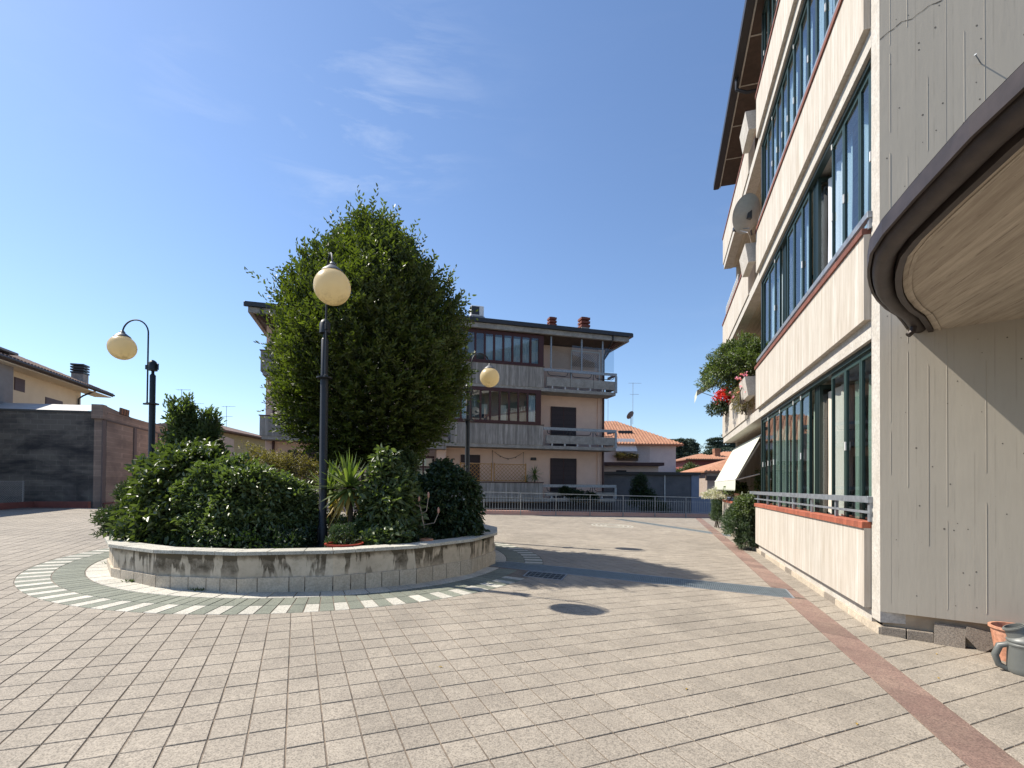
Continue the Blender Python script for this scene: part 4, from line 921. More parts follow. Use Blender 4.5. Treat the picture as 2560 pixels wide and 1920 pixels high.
# stones, pot and can at the foot of the return wall
def W_(s, o, z): return (FO.x+.83*s-.56*o, FO.y-.56*s-.83*o, z)
wr = math.atan2(-.56, .83)
q = W_(.575, .0, 0)
lp = MB().prism([(-.125,0),(.125,0),(.125,.018),(-.125,.018)], 0, .235, .004)
o = lp.build('stone_slab', M_['tilec'], None, (*W_(.585, .035, 0)[:2], -.085)); o.rotation_euler = (R(-14), R(3), wr); tag(o, 'upright rough grey stone slab leaning against the wall foot', 'stone slab')
o = MB().add([(-.15,0,.10),(-.02,0,-.06),(.15,0,.09),(.10,0,.16),(-.13,0,.20),(-.15,.02,.10),(-.02,.02,-.06),(.15,.02,.09),(.10,.02,.16),(-.13,.02,.20)], [(0,1,2,3,4),(9,8,7,6,5),(0,5,6,1),(1,6,7,2),(2,7,8,3),(3,8,9,4),(4,9,5,0)]).build('broken_slab', M_['tilec'], None, (*W_(.86, .02, 0)[:2], -.045)); o.rotation_euler = (R(-8), 0, wr); tag(o, 'broken tilted stone slab between the upright slab and the pot', 'stone slab')
pp = (4.97, 4.82, 0)
po = thing('terracotta_pot', 'big terracotta pot standing behind the grey watering can', 'flower pot', (pp[0]-.0, pp[1], gz(pp[0], pp[1])))
MB().lathe([(0,0),(.14,0),(.185,.31),(.2,.315),(.2,.335),(.178,.335),(.172,.30),(.13,.03),(0,.03)], n=36).build('pot', M_['terra'], po, smooth=True)
MB().lathe([(0,.18),(.145,.18)], n=24).build('soil', M_['soil'], po)
wx, wy = 4.80, 4.40
wc = thing('watering_can', 'grey plastic watering can standing in front of the terracotta pot', 'watering can', (wx, wy, gz(wx, wy)), wr)
wc.scale = (1.22, 1.22, 1.22)
bm_ = MB()
prof = [(.0,0,.0),(.92,.0,.0),(1,.02,0),(1.0,.05,0),(.98,.19,0),(.99,.21,0),(1.015,.215,0),(1.015,.225,0),(.985,.23,0),(.985,.238,0),(1.01,.243,0),(1.01,.252,0),(.97,.262,0),(.80,.292,0),(.5,.305,0),(0,.31,0)]
nn = 40; vs = []
for (r_, z_, _) in prof:
    for q in range(nn): a = 2*math.pi*q/nn; vs.append((.205*r_*math.copysign(abs(math.cos(a))**.8, math.cos(a)), .115*r_*math.copysign(abs(math.sin(a))**.8, math.sin(a)), z_))
bm_.add(vs, [(i*nn+q, i*nn+(q+1) % nn, (i+1)*nn+(q+1) % nn, (i+1)*nn+q) for i in range(len(prof)-1) for q in range(nn)])
bm_.build('body', M_['plastic'], wc, smooth=True)
nk = MB().lathe([(.068,0),(.062,.05),(.062,.065),(.07,.068),(.07,.078),(.062,.08),(.062,.085),(.054,.085),(.052,.03),(0,.03)], n=28)
nk.xf(Matrix.Translation((-.135,-.0,.275)) @ Matrix.Rotation(R(-22), 4, 'Y')); nk.build('neck', M_['plastic'], wc, smooth=True)
MB().tube([(-.19,-.01,.215),(-.245,-.01,.195),(-.27,-.01,.12),(-.25,-.01,.05),(-.19,-.01,.02)], [.02,.024,.024,.022,.02], 12).build('side_handle', M_['plastic'], wc, smooth=True)
MB().tube([(-.08,0,.30),(-.03,0,.335),(.07,0,.345),(.16,0,.31),(.19,0,.24)], [.016,.018,.018,.018,.018], 12).build('handle', M_['plastic'], wc, smooth=True)
MB().tube([(.19,0,.05),(.28,0,.16),(.36,0,.30)], [.03,.022,.018], 12).build('spout', M_['plastic'], wc, smooth=True)
for (x, y, lb) in ((5.05,4.15,'dry leaf on the paving in front of the watering can'),(4.3,4.95,'dry leaf on the paving by the foot of the grey wall'),(3.75,4.3,'dry leaf beside the right edge of the red strip'),(2.4,3.4,'dry leaf on the paving left of the red strip, low in the picture'),(1.4,3.9,'dry leaf alone on the open paving right of the middle'),(-.6,4.2,'dry leaf on the open paving below the planter'),(4.0,7.0,'dry leaf beside the end of the long drain grating')):
    a = random.uniform(0, 6); l = .022
    o = MB().add([(-l,0,0),(0,-l*.4,.006),(l,0,.002),(0,l*.4,.008)], [(0,1,2,3)]).build('fallen_leaf', LF['dry'], None, (x, y, gz(x, y)+.004), label=lb, category='fallen leaf', group='dry leaves on the paving'); o.rotation_euler = (0, 0, a)
for (q, lb) in ((-97, 'small weed tuft at the foot of the planter wall near its front'), (-118, 'small weed tuft between two base stones of the planter, left of the front'), (-150, 'weed tuft at the far left foot of the planter')):
    x, y = RC[0]+3.50*math.cos(R(q)), RC[1]+3.50*math.sin(R(q)); n_ = 60
    P = rng.normal(size=(n_, 3))*np.array([.05, .03, .0]); D = rng.normal(size=(n_, 3))*.6+np.array([0, 0, .9])
    o = link('weed_tuft', leafmesh('weed_tuft', P, D, .05, .012, LF['glossl']), None, (x, y, gz(x, y))); tag(o, lb, 'weed', 'weeds at the planter foot')

# ------------------------------------------------------------------ railing at the terrace edge
A_ = Vector((-3.2, 23.74)); B_ = Vector((12.6, 27.52)); dirf = (B_-A_).normalized(); FL = (B_-A_).length
rf_ = thing('railing', 'long grey metal railing on a red kerb at the far edge of the paving', 'railing', (A_.x, A_.y, gz(A_.x, A_.y)), math.atan2(dirf.y, dirf.x))
slope = (gz(B_.x, B_.y)-gz(A_.x, A_.y))/FL
def sl(x): return slope*x
def tilt(mb): mb.v = [(x, y, z+sl(x)) for x, y, z in mb.v]; return mb
tilt(MB().box((0,.0,-.1),(FL,.35,.20))).build('kerb', mat('red kerb tile', (.62,.36,.30), (.68,.42,.34), 5, rough=.85), rf_)
pw = 1.87; npan = int(FL/pw)
for i in range(npan+1):
    x = i*pw; tilt(MB().box((x-.02,-.05,-.02),(x+.02,-.01,1.09))).build('post', M_['galv'], rf_)
for z_, th in ((1.08, .04), (.84, .018), (.28, .018)): tilt(MB().box((0,-.045,z_),(npan*pw,-.015,z_+th))).build('rail', M_['galv'], rf_)
bal = MB()
bme = MB().tube([(0,-.03,.15),(0,-.03,.5),(0,-.036,.75),(0,-.03,.96)], [.011,.011,.012,.004], 5).mesh('baluster', M_['galv'])
for i in range(npan):
    for q in range(1, 13):
        x = i*pw+q*pw/13.; link('baluster', bme, rf_, (x, 0, sl(x)))
# chain fence + kerb on the left
kl = MB(); kpts = [(-18.6,14.5),(-19.1,17.9),(-20.0,20.35),(-17.95,20.75)]
for p, q in zip(kpts[:-1], kpts[1:]):
    d_ = Vector((q[0]-p[0], q[1]-p[1])).normalized(); nn = Vector((-d_.y, d_.x))*.1; P0_ = [(p[0]-nn.x, p[1]-nn.y), (q[0]-nn.x, q[1]-nn.y), (q[0]+nn.x, q[1]+nn.y), (p[0]+nn.x, p[1]+nn.y)]
    kl.prism(P0_, .3, .80)
tag(kl.build('kerb_wall', mat('red painted kerb', (.26,.085,.065), (.20,.07,.055), 5, rough=.8), None), 'low red kerb wall along the left edge of the paving', 'kerb')
cf = thing('mesh_fence', 'pale diamond mesh fence standing on the red kerb at the far left', 'fence', (-18.6, 14.5, .80), math.atan2(5.75, -1.35))
ln = 5.55; me_ = MB(); hh = .83; cs = .085
n_ = int(ln/cs)
for i in range(-int(hh/cs), n_):
    for sg in (1, -1):
        x0 = i*cs if sg == 1 else i*cs+hh; x1 = x0+sg*hh
        a0, z0_ = (x0, 0) if 0 <= x0 <= ln else ((0, -x0*sg) if x0 < 0 else (ln, (ln-x0)*sg))
        a1, z1_ = (x1, hh) if 0 <= x1 <= ln else ((0, -x0*sg) if x1 < 0 else (ln, (ln-x0)*sg))
        if abs(a1-a0) < .02 or z0_ < 0 or z1_ < 0 or z1_ > hh: continue
        w_ = .005
        me_.add([(a0-w_,0,z0_),(a0+w_,0,z0_),(a1+w_,0,z1_),(a1-w_,0,z1_)], [(0,1,2,3)]); me_.add([(a0,-w_,z0_),(a0,w_,z0_),(a1,w_,z1_),(a1,-w_,z1_)], [(0,1,2,3)])
M_['wire'] = flat('pale plastic wire', (.40,.38,.36), .6)
me_.build('mesh', M_['wire'], cf, kind='stuff')
for i in range(5): MB().tube([(i*1.36+.05,.02,0),(i*1.36+.05,.02,hh+.02)], .02, 6).build('post', M_['wire'], cf)
MB().tube([(0,0,hh),(ln,0,hh)], .008, 5).build('top_wire', M_['wire'], cf)

# ------------------------------------------------------------------ soot stained workshop on the left
D1 = Vector((.988, .158)).normalized(); P1_ = Vector((-19.0, 21.2)); d2r = math.atan2(.957, -.29)
ws = thing('workshop_building', 'soot blackened windowless block wall of a workshop on the left', 'workshop', (-17.98, 21.37, -3.6), math.atan2(D1.y, D1.x))
MB().box((-14,0,0),(0,.3,8.24)).build('front_wall', M_['soot'], ws)
MB().box((-14,-.03,8.245),(.0,.33,8.33)).build('front_coping', flat('dark coping', (.09,.085,.08), .8), ws)
MB().add([(-14,.34,8.30),(-1.0,.34,8.32),(-1.4,2.6,8.95),(-14,2.6,8.95)], [(0,1,2,3)]).build('sheet_roof', mat('weathered sheet roof', (.42,.41,.40), (.55,.53,.5), 3, rough=.7), ws)
sw = Matrix.Rotation(d2r-math.atan2(D1.y, D1.x), 4, 'Z')
def side(mb): mb.xf(sw); return mb
side(MB().box((0,0,0),(11.9,.3,8.33))).build('side_wall', M_['block'], ws)
side(MB().box((-.12,-.06,8.0),(.25,.36,8.62)).box((.25,-.02,8.331),(11.9,.30,8.42)).add([(.25,-.0,8.42),(2.9,-.0,8.42),(2.9,.3,8.42),(.25,.3,8.42),(.25,0,8.62),(.25,.3,8.62)], [(0,1,4),(3,5,2),(4,1,2,5)])).build('side_coping', M_['block'], ws)
side(MB().box((0,-.035,7.95),(11.9,-.002,8.02))).build('string_course', flat('dark string course', (.12,.09,.08), .8), ws)
for x in (-.05, 3.0, 6.0, 9.0): side(MB().box((x,-.05,0),(x+.28,-.002,7.94))).build('pilaster', flat('sooty pilaster', (.17,.13,.12), .9), ws)
side(MB().box((11.9,0,0),(14.9,.3,9.0)).box((14.9,.0,0),(22.6,.3,9.1))).build('render_wall', mat('peach render', (.50,.38,.28), (.44,.33,.25), 2, rough=.9), ws)
side(MB().tube([(.0,-.12,3.0),(.0,-.12,4.3),(.9,-.12,4.3)], .035, 6)).build('pipe', mat('red pipe', (.22,.06,.05)), ws)
# stack of roof tiles on the wall top
tl = thing('roof_tile_stack', 'small stack of curved roof tiles on top of the workshop wall', 'roof tiles', (-18.55, 23.3, 4.83), d2r)
for i in range(7): side_ = MB().tube([(i*.13-.45,0,.0),(i*.13-.40,.0,.30)], .05, 6).build('tile', M_['rooft'] if i % 2 else M_['roofb'], tl)

def rooftiles(p0, pu, pv_, nu, parent, mt, name='roof_tiles', amp=.05, th=.12):
    # corrugated sheet: rows along pu, slope along pv_
    p0, pu, pv_ = Vector(p0), Vector(pu), Vector(pv_); n_ = pu.cross(pv_).normalized()
    if n_.z < 0: n_ = -n_
    m_ = MB(); vs = []; per = 4; K = nu*per; rows = max(2, int(pv_.length/.42))
    for j in range(rows+1):
        for sub in (0, 1):
            if j == rows and sub: continue
            for i in range(K+1):
                h_ = abs(math.sin(math.pi*i/per))*amp+(.03 if sub == 0 else 0)
                vs.append(p0+pu*(i/K)+pv_*((j+(.02 if sub else 0))/rows if j < rows else 1)+n_*h_)
    R_ = 2*rows+1
    m_.add(vs, [(j*(K+1)+i, j*(K+1)+i+1, (j+1)*(K+1)+i+1, (j+1)*(K+1)+i) for j in range(R_-1) for i in range(K)])
    return m_.build(name, mt, parent, kind='stuff')
def antenna(x, y, z, h, label, az=0, grp='television aerials on the roofs'):
    o = thing('aerial', label, 'aerial', (x, y, z), az, grp)
    MB().tube([(0,0,0),(0,0,h)], .022, 5).build('mast', M_['galv'], o)
    for zz_, l in ((h-.05, 1.3), (h*.72, .9)):
        b_ = MB().tube([(-l*.35,0,zz_),(l*.65,0,zz_)], .013, 4)
        for q in range(7): xx = -l*.3+l*.9*q/6; b_.tube([(xx,-.22+.015*q,zz_),(xx,.22-.015*q,zz_)], .007, 4)
        b_.build('boom', M_['galv'], o)
    return o
def chimney(parent, c, w_, h, mt1, mt2, taper=.0, n=3):
    x, y, z_ = c; m_ = MB(); a = w_/2; b_ = a*(1-taper)
    m_.add([(x-a,y-a,z_),(x+a,y-a,z_),(x+a,y+a,z_),(x-a,y+a,z_),(x-b_,y-b_,z_+h*.62),(x+b_,y-b_,z_+h*.62),(x+b_,y+b_,z_+h*.62),(x-b_,y+b_,z_+h*.62)], [(4,5,6,7),(0,1,5,4),(1,2,6,5),(2,3,7,6),(3,0,4,7)])
    o = m_.build('chimney', mt1, parent)
    cp_ = MB()
    for i in range(n): zz_ = z_+h*(.62+.38*i/n)+.02; cp_.box((x-b_*1.12,y-b_*1.12,zz_),(x+b_*1.12,y+b_*1.12,zz_+h*.38/n*.6))
    cp_.box((x-b_*.7,y-b_*.7,z_+h*.62),(x+b_*.7,y+b_*.7,z_+h-.02)); cp_.build('chimney_cap', mt2, o); return o
# cream house (local x runs towards the camera along the eave wall)
ch = thing('cream_house', 'cream rendered house with a brown tiled roof behind the blackened wall', 'house', (-26.6, 30, -3.6), math.atan2(-.957, .29))
MB().box((0,-8,0),(15,.0,11.25)).box((-1.6,.001,10.74),(15.9,.9,10.78)).build('wall', M_['cream'], ch)
rf = MB().add([(-1.7,.95,10.95),(16,.95,10.95),(16,-4.2,13.1),(-1.7,-4.2,13.1),(-1.7,.95,10.8),(16,.95,10.8),(16,-4.2,12.95),(-1.7,-4.2,12.95)], [(0,1,2,3),(7,6,5,4),(0,4,5,1),(0,3,7,4)]).build('roof', M_['brown'], ch)
rooftiles((-1.7,.97,10.97), (17.7,0,0), (0,-5.2,2.15), 70, ch, M_['roofb'])
rooftiles((-1.7,-9.4,10.97), (17.7,0,0), (0,5.2,2.15), 40, ch, M_['roofb'])
MB().tube([(-1.7,1.0,10.92),(16,1.0,10.92)], .07, 8).build('gutter', M_['black'], ch)
MB().tube([(.4,.95,10.85),(.4,.3,10.5),(.4,.08,10.3),(.4,.08,4)], .05, 8).build('downpipe', M_['black'], ch)
for (a, b_, z0_, z1_) in ((5.2,6.0,9.8,10.45),(1.9,3.5,8.9,9.88)):
    wo = MB().box((a,-.04,z0_),(b_,.02,z1_)).build('window', M_['maroon'], ch)
    for q in range(6): zz_ = z0_+.04+(z1_-z0_-.08)*q/6; MB().box((a+.04,.021,zz_),(b_-.04,.03,zz_+(z1_-z0_)/6*.7)).build('slat', M_['maroon'], wo)
MB().box((6.95,.001,0),(8.9,.5,11.0)).box((6.85,.001,11.0),(9.0,.55,11.1)).box((7.1,.05,11.1),(7.2,.45,11.35)).box((8.6,.05,11.1),(8.7,.45,11.35)).box((6.8,-.05,11.35),(9.05,.6,11.45)).build('flue', mat('grey flue render', (.22,.22,.22), (.18,.18,.18), 3), ch)
chimney(ch, (-.5,-.3,10.9), .62, 1.7, M_['gflat'], M_['black'], 0, 4)
MB().tube([(6.6,-1.8,11.6),(6.6,-1.8,13.0)], .09, 8).tube([(6.6,-1.8,13.0),(6.6,-1.8,13.15)], .16, 8).build('vent_pipe', M_['black'], ch)
dd = thing('satellite_dish', 'white satellite dish peeping over the blackened workshop wall', 'satellite dish', (-20.9, 24.6, 4.75))
q = MB().lathe([(0.001,0),(.2,.03),(.42,.11),(.42,.12),(.2,.045),(0.001,.012)], n=24); q.xf(Vector((.3,-.9,.3)).normalized().to_track_quat('Z','Y').to_matrix().to_4x4()); q.build('reflector', M_['dish'], dd, smooth=True); MB().tube([(0,0,-.9),(0,0,0)], .03, 6).build('mast', M_['galv'], dd)
# brown roofed house further
def house(name, label, x, y, w_, d_, z0_, ze_, rise, wall, roof, over=.6, az=0, tiles=40, wins=(), loc_z=-3.6):
    o = thing(name, label, 'house', (x, y, loc_z), az)
    z1_ = ze_-loc_z
    MB().box((0,0,0),(w_,d_,z1_)).build('wall', wall, o)
    ov = over; ri = min(w_, d_)/2; a, b_, c_, e = (-ov,-ov), (w_+ov,-ov), (w_+ov,d_+ov), (-ov,d_+ov)
    if w_ >= d_: r1_, r2_ = (ri*.95, d_/2), (w_-ri*.95, d_/2)
    else: r1_, r2_ = (w_/2, ri*.95), (w_/2, d_-ri*.95)
    rz_ = z1_+rise
    V = [(*a,z1_),(*b_,z1_),(*c_,z1_),(*e,z1_),(*r1_,rz_),(*r2_,rz_),(*a,z1_-.12),(*b_,z1_-.12),(*c_,z1_-.12),(*e,z1_-.12)]
    MB().add(V, [(0,1,5,4),(1,2,5),(2,3,4,5),(3,0,4),(9,8,7,6),(0,6,7,1),(1,7,8,2),(2,8,9,3),(3,9,6,0)]).build('roof', roof, o)
    # ribs of the front slope
    rb_ = MB(); nst = tiles
    for i in range(nst):
        f = (i+.5)/nst; X = a[0]+(b_[0]-a[0])*f
        lx, rx = r1_[0], r2_[0]
        k_ = 1. if lx <= X <= rx else ((X-a[0])/(lx-a[0]) if X < lx else (b_[0]-X)/(b_[0]-rx))
        p, q_ = Vector((X, a[1], z1_)), Vector((X, a[1]+(r1_[1]-a[1])*k_, z1_+rise*k_))
        wd = (b_[0]-a[0])/nst*.28; dr = q_-p
        if dr.length > .1: rb_.add([p+Vector((-wd,0,.0)), p+Vector((0,0,.07)), p+Vector((wd,0,0)), q_+Vector((-wd,0,0)), q_+Vector((0,0,.07)), q_+Vector((wd,0,0))], [(0,1,4,3),(1,2,5,4),(0,2,1)])
    rb_.build('roof_tiles', roof, o, kind='stuff')
    for (wx, wz, ww, wh, mt) in wins:
        wo = MB().box((wx,-.03,wz-loc_z),(wx+ww,.02,wz+wh-loc_z)).build('window', mt, o)
        MB().box((wx-.06,-.08,wz-loc_z-.06),(wx+ww+.06,-.001,wz-loc_z-.005)).build('sill', M_['white'], wo)
        for q in range(int(wh/.22)): MB().box((wx+.05,-.045,wz-loc_z+.05+q*.22),(wx+ww-.05,-.031,wz-loc_z+.2+q*.22)).build('slat', mt, wo)
    return o
M_['shut'] = flat('grey shutter', (.40,.40,.41), .6)
house('brown_roof_house', 'low brown roofed house beyond the workshop, left of the pink building', -33.9, 42, 8.8, 9, 0, 6.15, 1.45, mat('yellow render', (.40,.34,.18)), M_['roofb'], .9, 0, 40)
house('green_house', 'dark green house with a dark roof at the left end of the pink building', -36.2, 58, 6.6, 8, 0, 4.9, 1.7, M_['green house'], M_['roofb'], .5, R(0), 30)
for (x, y, z_) in ((-34.9,59,5.3),(-32.2,59.5,5.6),(-30.3,60,4.9)): chimney(bpy.data.objects['green_house'], (x+36.2,y-58,z_+3.6), .7, 1.3, M_['whouse'], M_['roofb'])
antenna(-30.6, 45, 6.9, 3.4, 'crooked aerial just above the bay bush'); antenna(-30.0, 46, 6.6, 2.6, 'aerial left of the dark green house, lower of the pair'); antenna(-27.6, 47, 5.5, 3.6, 'tall aerial standing alone left of the pink building')
# ------------------------------------------------------------------ pink apartment building (local x to the right, -y towards us)
PB = thing('pink_building', 'pink three storey building with grey concrete balconies behind the tree', 'apartment building', (2.09, 30, -3.6), math.atan2(.272, .9623))
Z0 = 3.6
def pb_(name, mt, mb, parent=None, **k):
    mb.v = [(x, y, z+Z0) for x, y, z in mb.v]; return mb.build(name, mt, parent or PB, **k)
pb_('wall', M_['pink'], MB().box((-16.1,2.5,-3.6),(-6.0,9,11)).box((-6.0,1.3,-3.6),(4.45,9,11)))
pb_('corner_pilaster', M_['pink'], MB().box((4.05,1.22,-3.5),(4.52,1.298,10.7)))
pb_('corner_pilaster', M_['pink'], MB().box((-16.2,2.42,-3.5),(-15.6,2.498,10.7)))
pb_('downpipe', M_['maroon'], MB().tube([(4.40,1.12,-3.5),(4.40,1.12,10.0),(4.55,.3,10.6),(4.9,-.05,11.1)], .07, 8)); pb_('downpipe', M_['maroon'], MB().tube([(-15.75,2.33,-3.5),(-15.75,2.33,10.8)], .07, 8))
# basement storey, its shade put into the dark wall colour
pb_('basement_wall', mat('shaded basement render', (.045,.038,.04), (.03,.026,.03), 2), MB().box((-6.0,.6,-3.6),(4.8,1.298,.55)))
pb_('garage_door', flat('dark blue garage door', (.035,.035,.06), .5), MB().box((-3.5,.55,-3.5),(-.9,.598,-1.0)).box((.2,.55,-3.5),(2.8,.598,-1.0)))
for k in range(3):
    zt = (1.83, 5.36, 8.95)[k]; zb = (.72, 3.97, 7.52)[k]
    # solid band to the left
    pb_('balcony_band', M_['gconc'], MB().box((-5.9 if k == 1 else -6.2,.0,zb+.14),(-.2,.16,zt-.03)))
    pb_('balcony_band', M_['gconc'], MB().box((-.38,.165,zb+.14),(-.2,1.29,zt-.03)))
    pb_('brick_cap', M_['maroon'], MB().box((-5.95 if k == 1 else -6.2,-.03,zt-.028),(-.15,.2,zt+.02)))
    pb_('balcony_slab', M_['gflat'], MB().box((-6.2,.03,zb-.06),(4.72,1.29,zb+.138)))
    # open balcony to the right: concrete panel, feet, steel rail
    zr = (1.72, 5.25, 8.88)[k]
    for q in range(3): a = .0+q*1.57; pb_('parapet_panel', M_['gflat'], MB().box((a+.01,.0,zb+.29),(a+1.555,.12,zt-.60)))
    for q in range(6): a = .35+q*.85; pb_('foot', M_['whouse'], MB().box((a,.02,zb+.139),(a+.09,.1,zb+.289)))
    pb_('parapet_panel', M_['gflat'], MB().box((4.60,.125,zb+.29),(4.72,1.25,zt-.60)))
    pb_('rail', M_['galv'], MB().box((-.19,-.02,zr-.17),(4.78,.03,zr)).box((4.74,.04,zr-.17),(4.79,1.25,zr)))
    pb_('rail_post', M_['galv'], MB().box((4.66,-.03,zb+.1),(4.80,.035,zr-.175)))
    for q in range(3):
        a = .05+q*1.6; pb_('rail_loop', M_['black'], MB().tube([(a,.0,zr-.18),(a+.05,.0,zr-.36),(a+.2,.0,zr-.43),(a+1.15,.0,zr-.43),(a+1.3,.0,zr-.36),(a+1.36,.0,zr-.18)], .022, 6), smooth=True)
    for q in range(1, 3): pb_('rail_post', M_['black'], MB().box((q*1.57-.02,.0,zt-.6),(q*1.57+.02,.03,zr-.17)))
    # left part set back
    if k:
        pb_('balcony_band', M_['gconc'], MB().box((-16.25,1.2,zb+.29),(-10.0,1.38,zt)))
        pb_('balcony_band', M_['gconc'], MB().box((-16.25,1.385,zb+.29),(-16.07,2.49,zt)))
        pb_('brick_cap', M_['maroon'], MB().box((-16.3,1.16,zt+.002),(-10.0,1.42,zt+.05)))
        pb_('balcony_slab', M_['gflat'], MB().box((-16.15,1.24,zb+.10),(-10.0,2.49,zb+.288)))
# enclosed verandas with maroon frames
def veranda(x0, x1, z0_, z1_, n_, y0, curt, seed):
    random.seed(seed)
    W = pb_('window_frame', M_['maroon'], MB().box((x0,y0,z0_),(x1,y0+.1,z0_+.09)).box((x0,y0,z1_-.16),(x1,y0+.1,z1_)).box((x1-.28,y0,z0_+.09),(x1,y0+.1,z1_-.16)).box((x1-.1,y0+.1,z0_),(x1,y0+1.2,z1_)))
    wd = (x1-.28-x0)/n_
    for i in range(n_):
        a = x0+i*wd
        w2 = MB().box((a,y0-.01,z0_+.09),(a+.06,y0+.08,z1_-.16)).box((a+wd-.06,y0-.01,z0_+.09),(a+wd-.003,y0+.08,z1_-.16)).box((a+.06,y0,z0_+.09),(a+wd-.06,y0+.06,z0_+.15)).box((a+.06,y0,z1_-.22),(a+wd-.06,y0+.06,z1_-.16)); w2 = pb_('window', M_['maroon'], w2)
        pb_('pane', M_['glass'], MB().box((a+.06,y0+.03,z0_+.15),(a+wd-.06,y0+.036,z1_-.22)), w2)
        if curt[i % len(curt)] == '1':
            c_ = MB(); nn = 14; vs = []
            for q in range(nn+1):
                for zz_ in (z0_+.1, z1_-.3): vs.append((a+.05+(wd-.1)*q/nn, y0+.22+.035*math.sin(q*1.7), zz_))
            c_.add(vs, [(2*q, 2*q+2, 2*q+3, 2*q+1) for q in range(nn)]); pb_('curtain', M_['curtw'], c_)
        if curt[i % len(curt)] == '2': pb_('curtain', M_['curt'], MB().box((a+.05,y0+.3,z0_+.1),(a+wd-.1,y0+.31,z1_-1.0)))
    pb_('veranda_wall', M_['room'], MB().box((x0,1.28,z0_-.2),(x1,1.298,z1_)))
veranda(-6.2, -.2, 8.97, 10.90, 10, .02, '0000111111', 3)
veranda(-5.9, -.35, 5.39, 7.50, 9, .02, '0102020010', 5)
pb_('storage_box', flat('dark blue box', (.02,.03,.06), .5), MB().box((-4.0,.3,5.39),(-3.45,.7,5.9)))
# doors and windows on the recessed wall
for (a, b_, z0_, z1_, y_) in ((.75,2.5,4.1,6.76,1.3), (.75,2.55,.5,3.42,1.3), (-5.08,-3.88,3.02,3.50,1.3), (-15.0,-12.4,2.2,3.58,2.5), (-4.9,-3.9,1.8,2.98,1.3)):
    wo = pb_('shutter', flat('dark maroon shutter', (.022,.012,.016), .6), MB().box((a,y_-.06,z0_),(b_,y_-.002,z1_)))
    nn = max(1, int((b_-a)/.62))
    for q in range(nn+1): x_ = a+(b_-a-.04)*q/nn; pb_('stile', M_['maroon'], MB().box((x_,y_-.08,z0_+.02),(x_+.04,y_-.061,z1_-.02)), wo)
    for q in range(int((z1_-z0_)/.3)): pb_('slat', flat('dark maroon slat', (.03,.016,.02), .6) if q == 0 else bpy.data.materials['dark maroon slat'], MB().box((a+.05,y_-.072,z0_+.06+q*.3),(b_-.05,y_-.0615,z0_+.28+q*.3)), wo)
pb_('wall_lamp', M_['black'], MB().box((-.6,1.20,3.25),(-.22,1.298,3.43),.03))
# entrance hood between the two halves
hd_ = pb_('entrance_hood', M_['gconc'], MB().box((-9.4,.0,3.95),(-6.07,.18,4.4)).box((-9.3,.05,3.72),(-6.15,1.29,3.94)))
pb_('hood_roof', M_['roofb'], MB().add([(-9.4,-.02,4.41),(-6.05,-.02,4.41),(-6.9,1.28,5.5),(-9.4,1.28,5.5)], [(0,1,2,3)]))
E_ = pb_('entrance_frame', M_['maroon'], MB().box((-8.6,1.2,3.22),(-6.7,1.29,3.36)).box((-8.6,1.2,2.65),(-6.7,1.29,2.75)).box((-6.82,1.2,0),(-6.7,1.29,3.2)).box((-7.4,1.2,0),(-7.3,1.29,3.2)))
pb_('entrance_wall', M_['pink'], MB().box((-6.65,.5,0),(-6.1,1.29,3.7)))
pb_('pane', M_['glass'], MB().box((-8.6,1.23,2.75),(-7.4,1.236,3.22)).box((-7.3,1.23,2.75),(-6.82,1.236,3.22)).box((-8.6,1.23,.5),(-7.4,1.236,2.65)).box((-7.3,1.23,.5),(-6.82,1.236,2.65)), E_)
# roof
pb_('eave_beam', M_['gflat'], MB().box((-9.8,-.25,10.92),(5.51,-.05,11.21)).box((5.31,-.04,10.92),(5.51,7,11.21)).box((-16.85,.95,10.92),(-9.8,1.15,11.21)).box((-16.85,1.155,10.92),(-16.65,9,11.21)))
pb_('eave_soffit', M_['brown'], MB().add([(-9.8,-.05,10.98),(5.31,-.05,10.98),(4.45,1.3,10.70),(-9.8,1.3,10.70)], [(3,2,1,0)]).add([(5.31,-.05,10.98),(5.31,8,10.98),(4.45,8,10.7),(4.45,1.3,10.70)], [(0,1,2,3)]).add([(-16.65,1.15,10.98),(-9.8,1.15,10.98),(-9.8,2.5,10.7),(-16.1,2.5,10.70)], [(3,2,1,0)]).add([(-16.65,1.15,10.98),(-16.1,2.5,10.7),(-16.1,9,10.7),(-16.65,9,10.98)], [(0,1,2,3)]))
pb_('gutter', M_['black'], MB().box((-9.8,-.40,11.22),(5.75,-.2,11.46),.04).box((-17.05,.80,11.22),(-9.8,1.0,11.46),.04).box((5.52,-.2,11.22),(5.75,7,11.46)))
pb_('downpipe', M_['black'], MB().tube([(4.35,-.3,11.2),(4.35,-.28,11.0),(4.35,-.1,10.85),(4.42,1.0,10.35),(4.40,1.12,10.0)], .055, 8)); pb_('downpipe', M_['black'], MB().tube([(-16.2,.9,11.2),(-16.2,.95,10.85),(-15.75,2.2,10.5)], .055, 8))
pb_('roof', M_['roofb'], MB().add([(-9.8,-.22,11.47),(5.7,-.22,11.47),(5.7,10,11.47),(-16.9,10,11.47),(-13,4.5,12.25),(2,4.5,12.25),(-16.9,.98,11.47),(-9.8,.98,11.47)], [(0,1,5,7),(7,5,4,6),(1,2,5),(2,3,4,5),(3,6,4)]))
# the chimneys rise behind the front roof edge
M_['chcap'] = flat('dark red chimney tile', (.16,.045,.03), .8)
chimney(PB, (1.5,3.2,15.1), .55, 1.75, M_['gflat'], M_['chcap'], .15, 3); chimney(PB, (3.8,3.0,15.0), .78, 2.0, M_['gflat'], M_['chcap'], .25, 3)
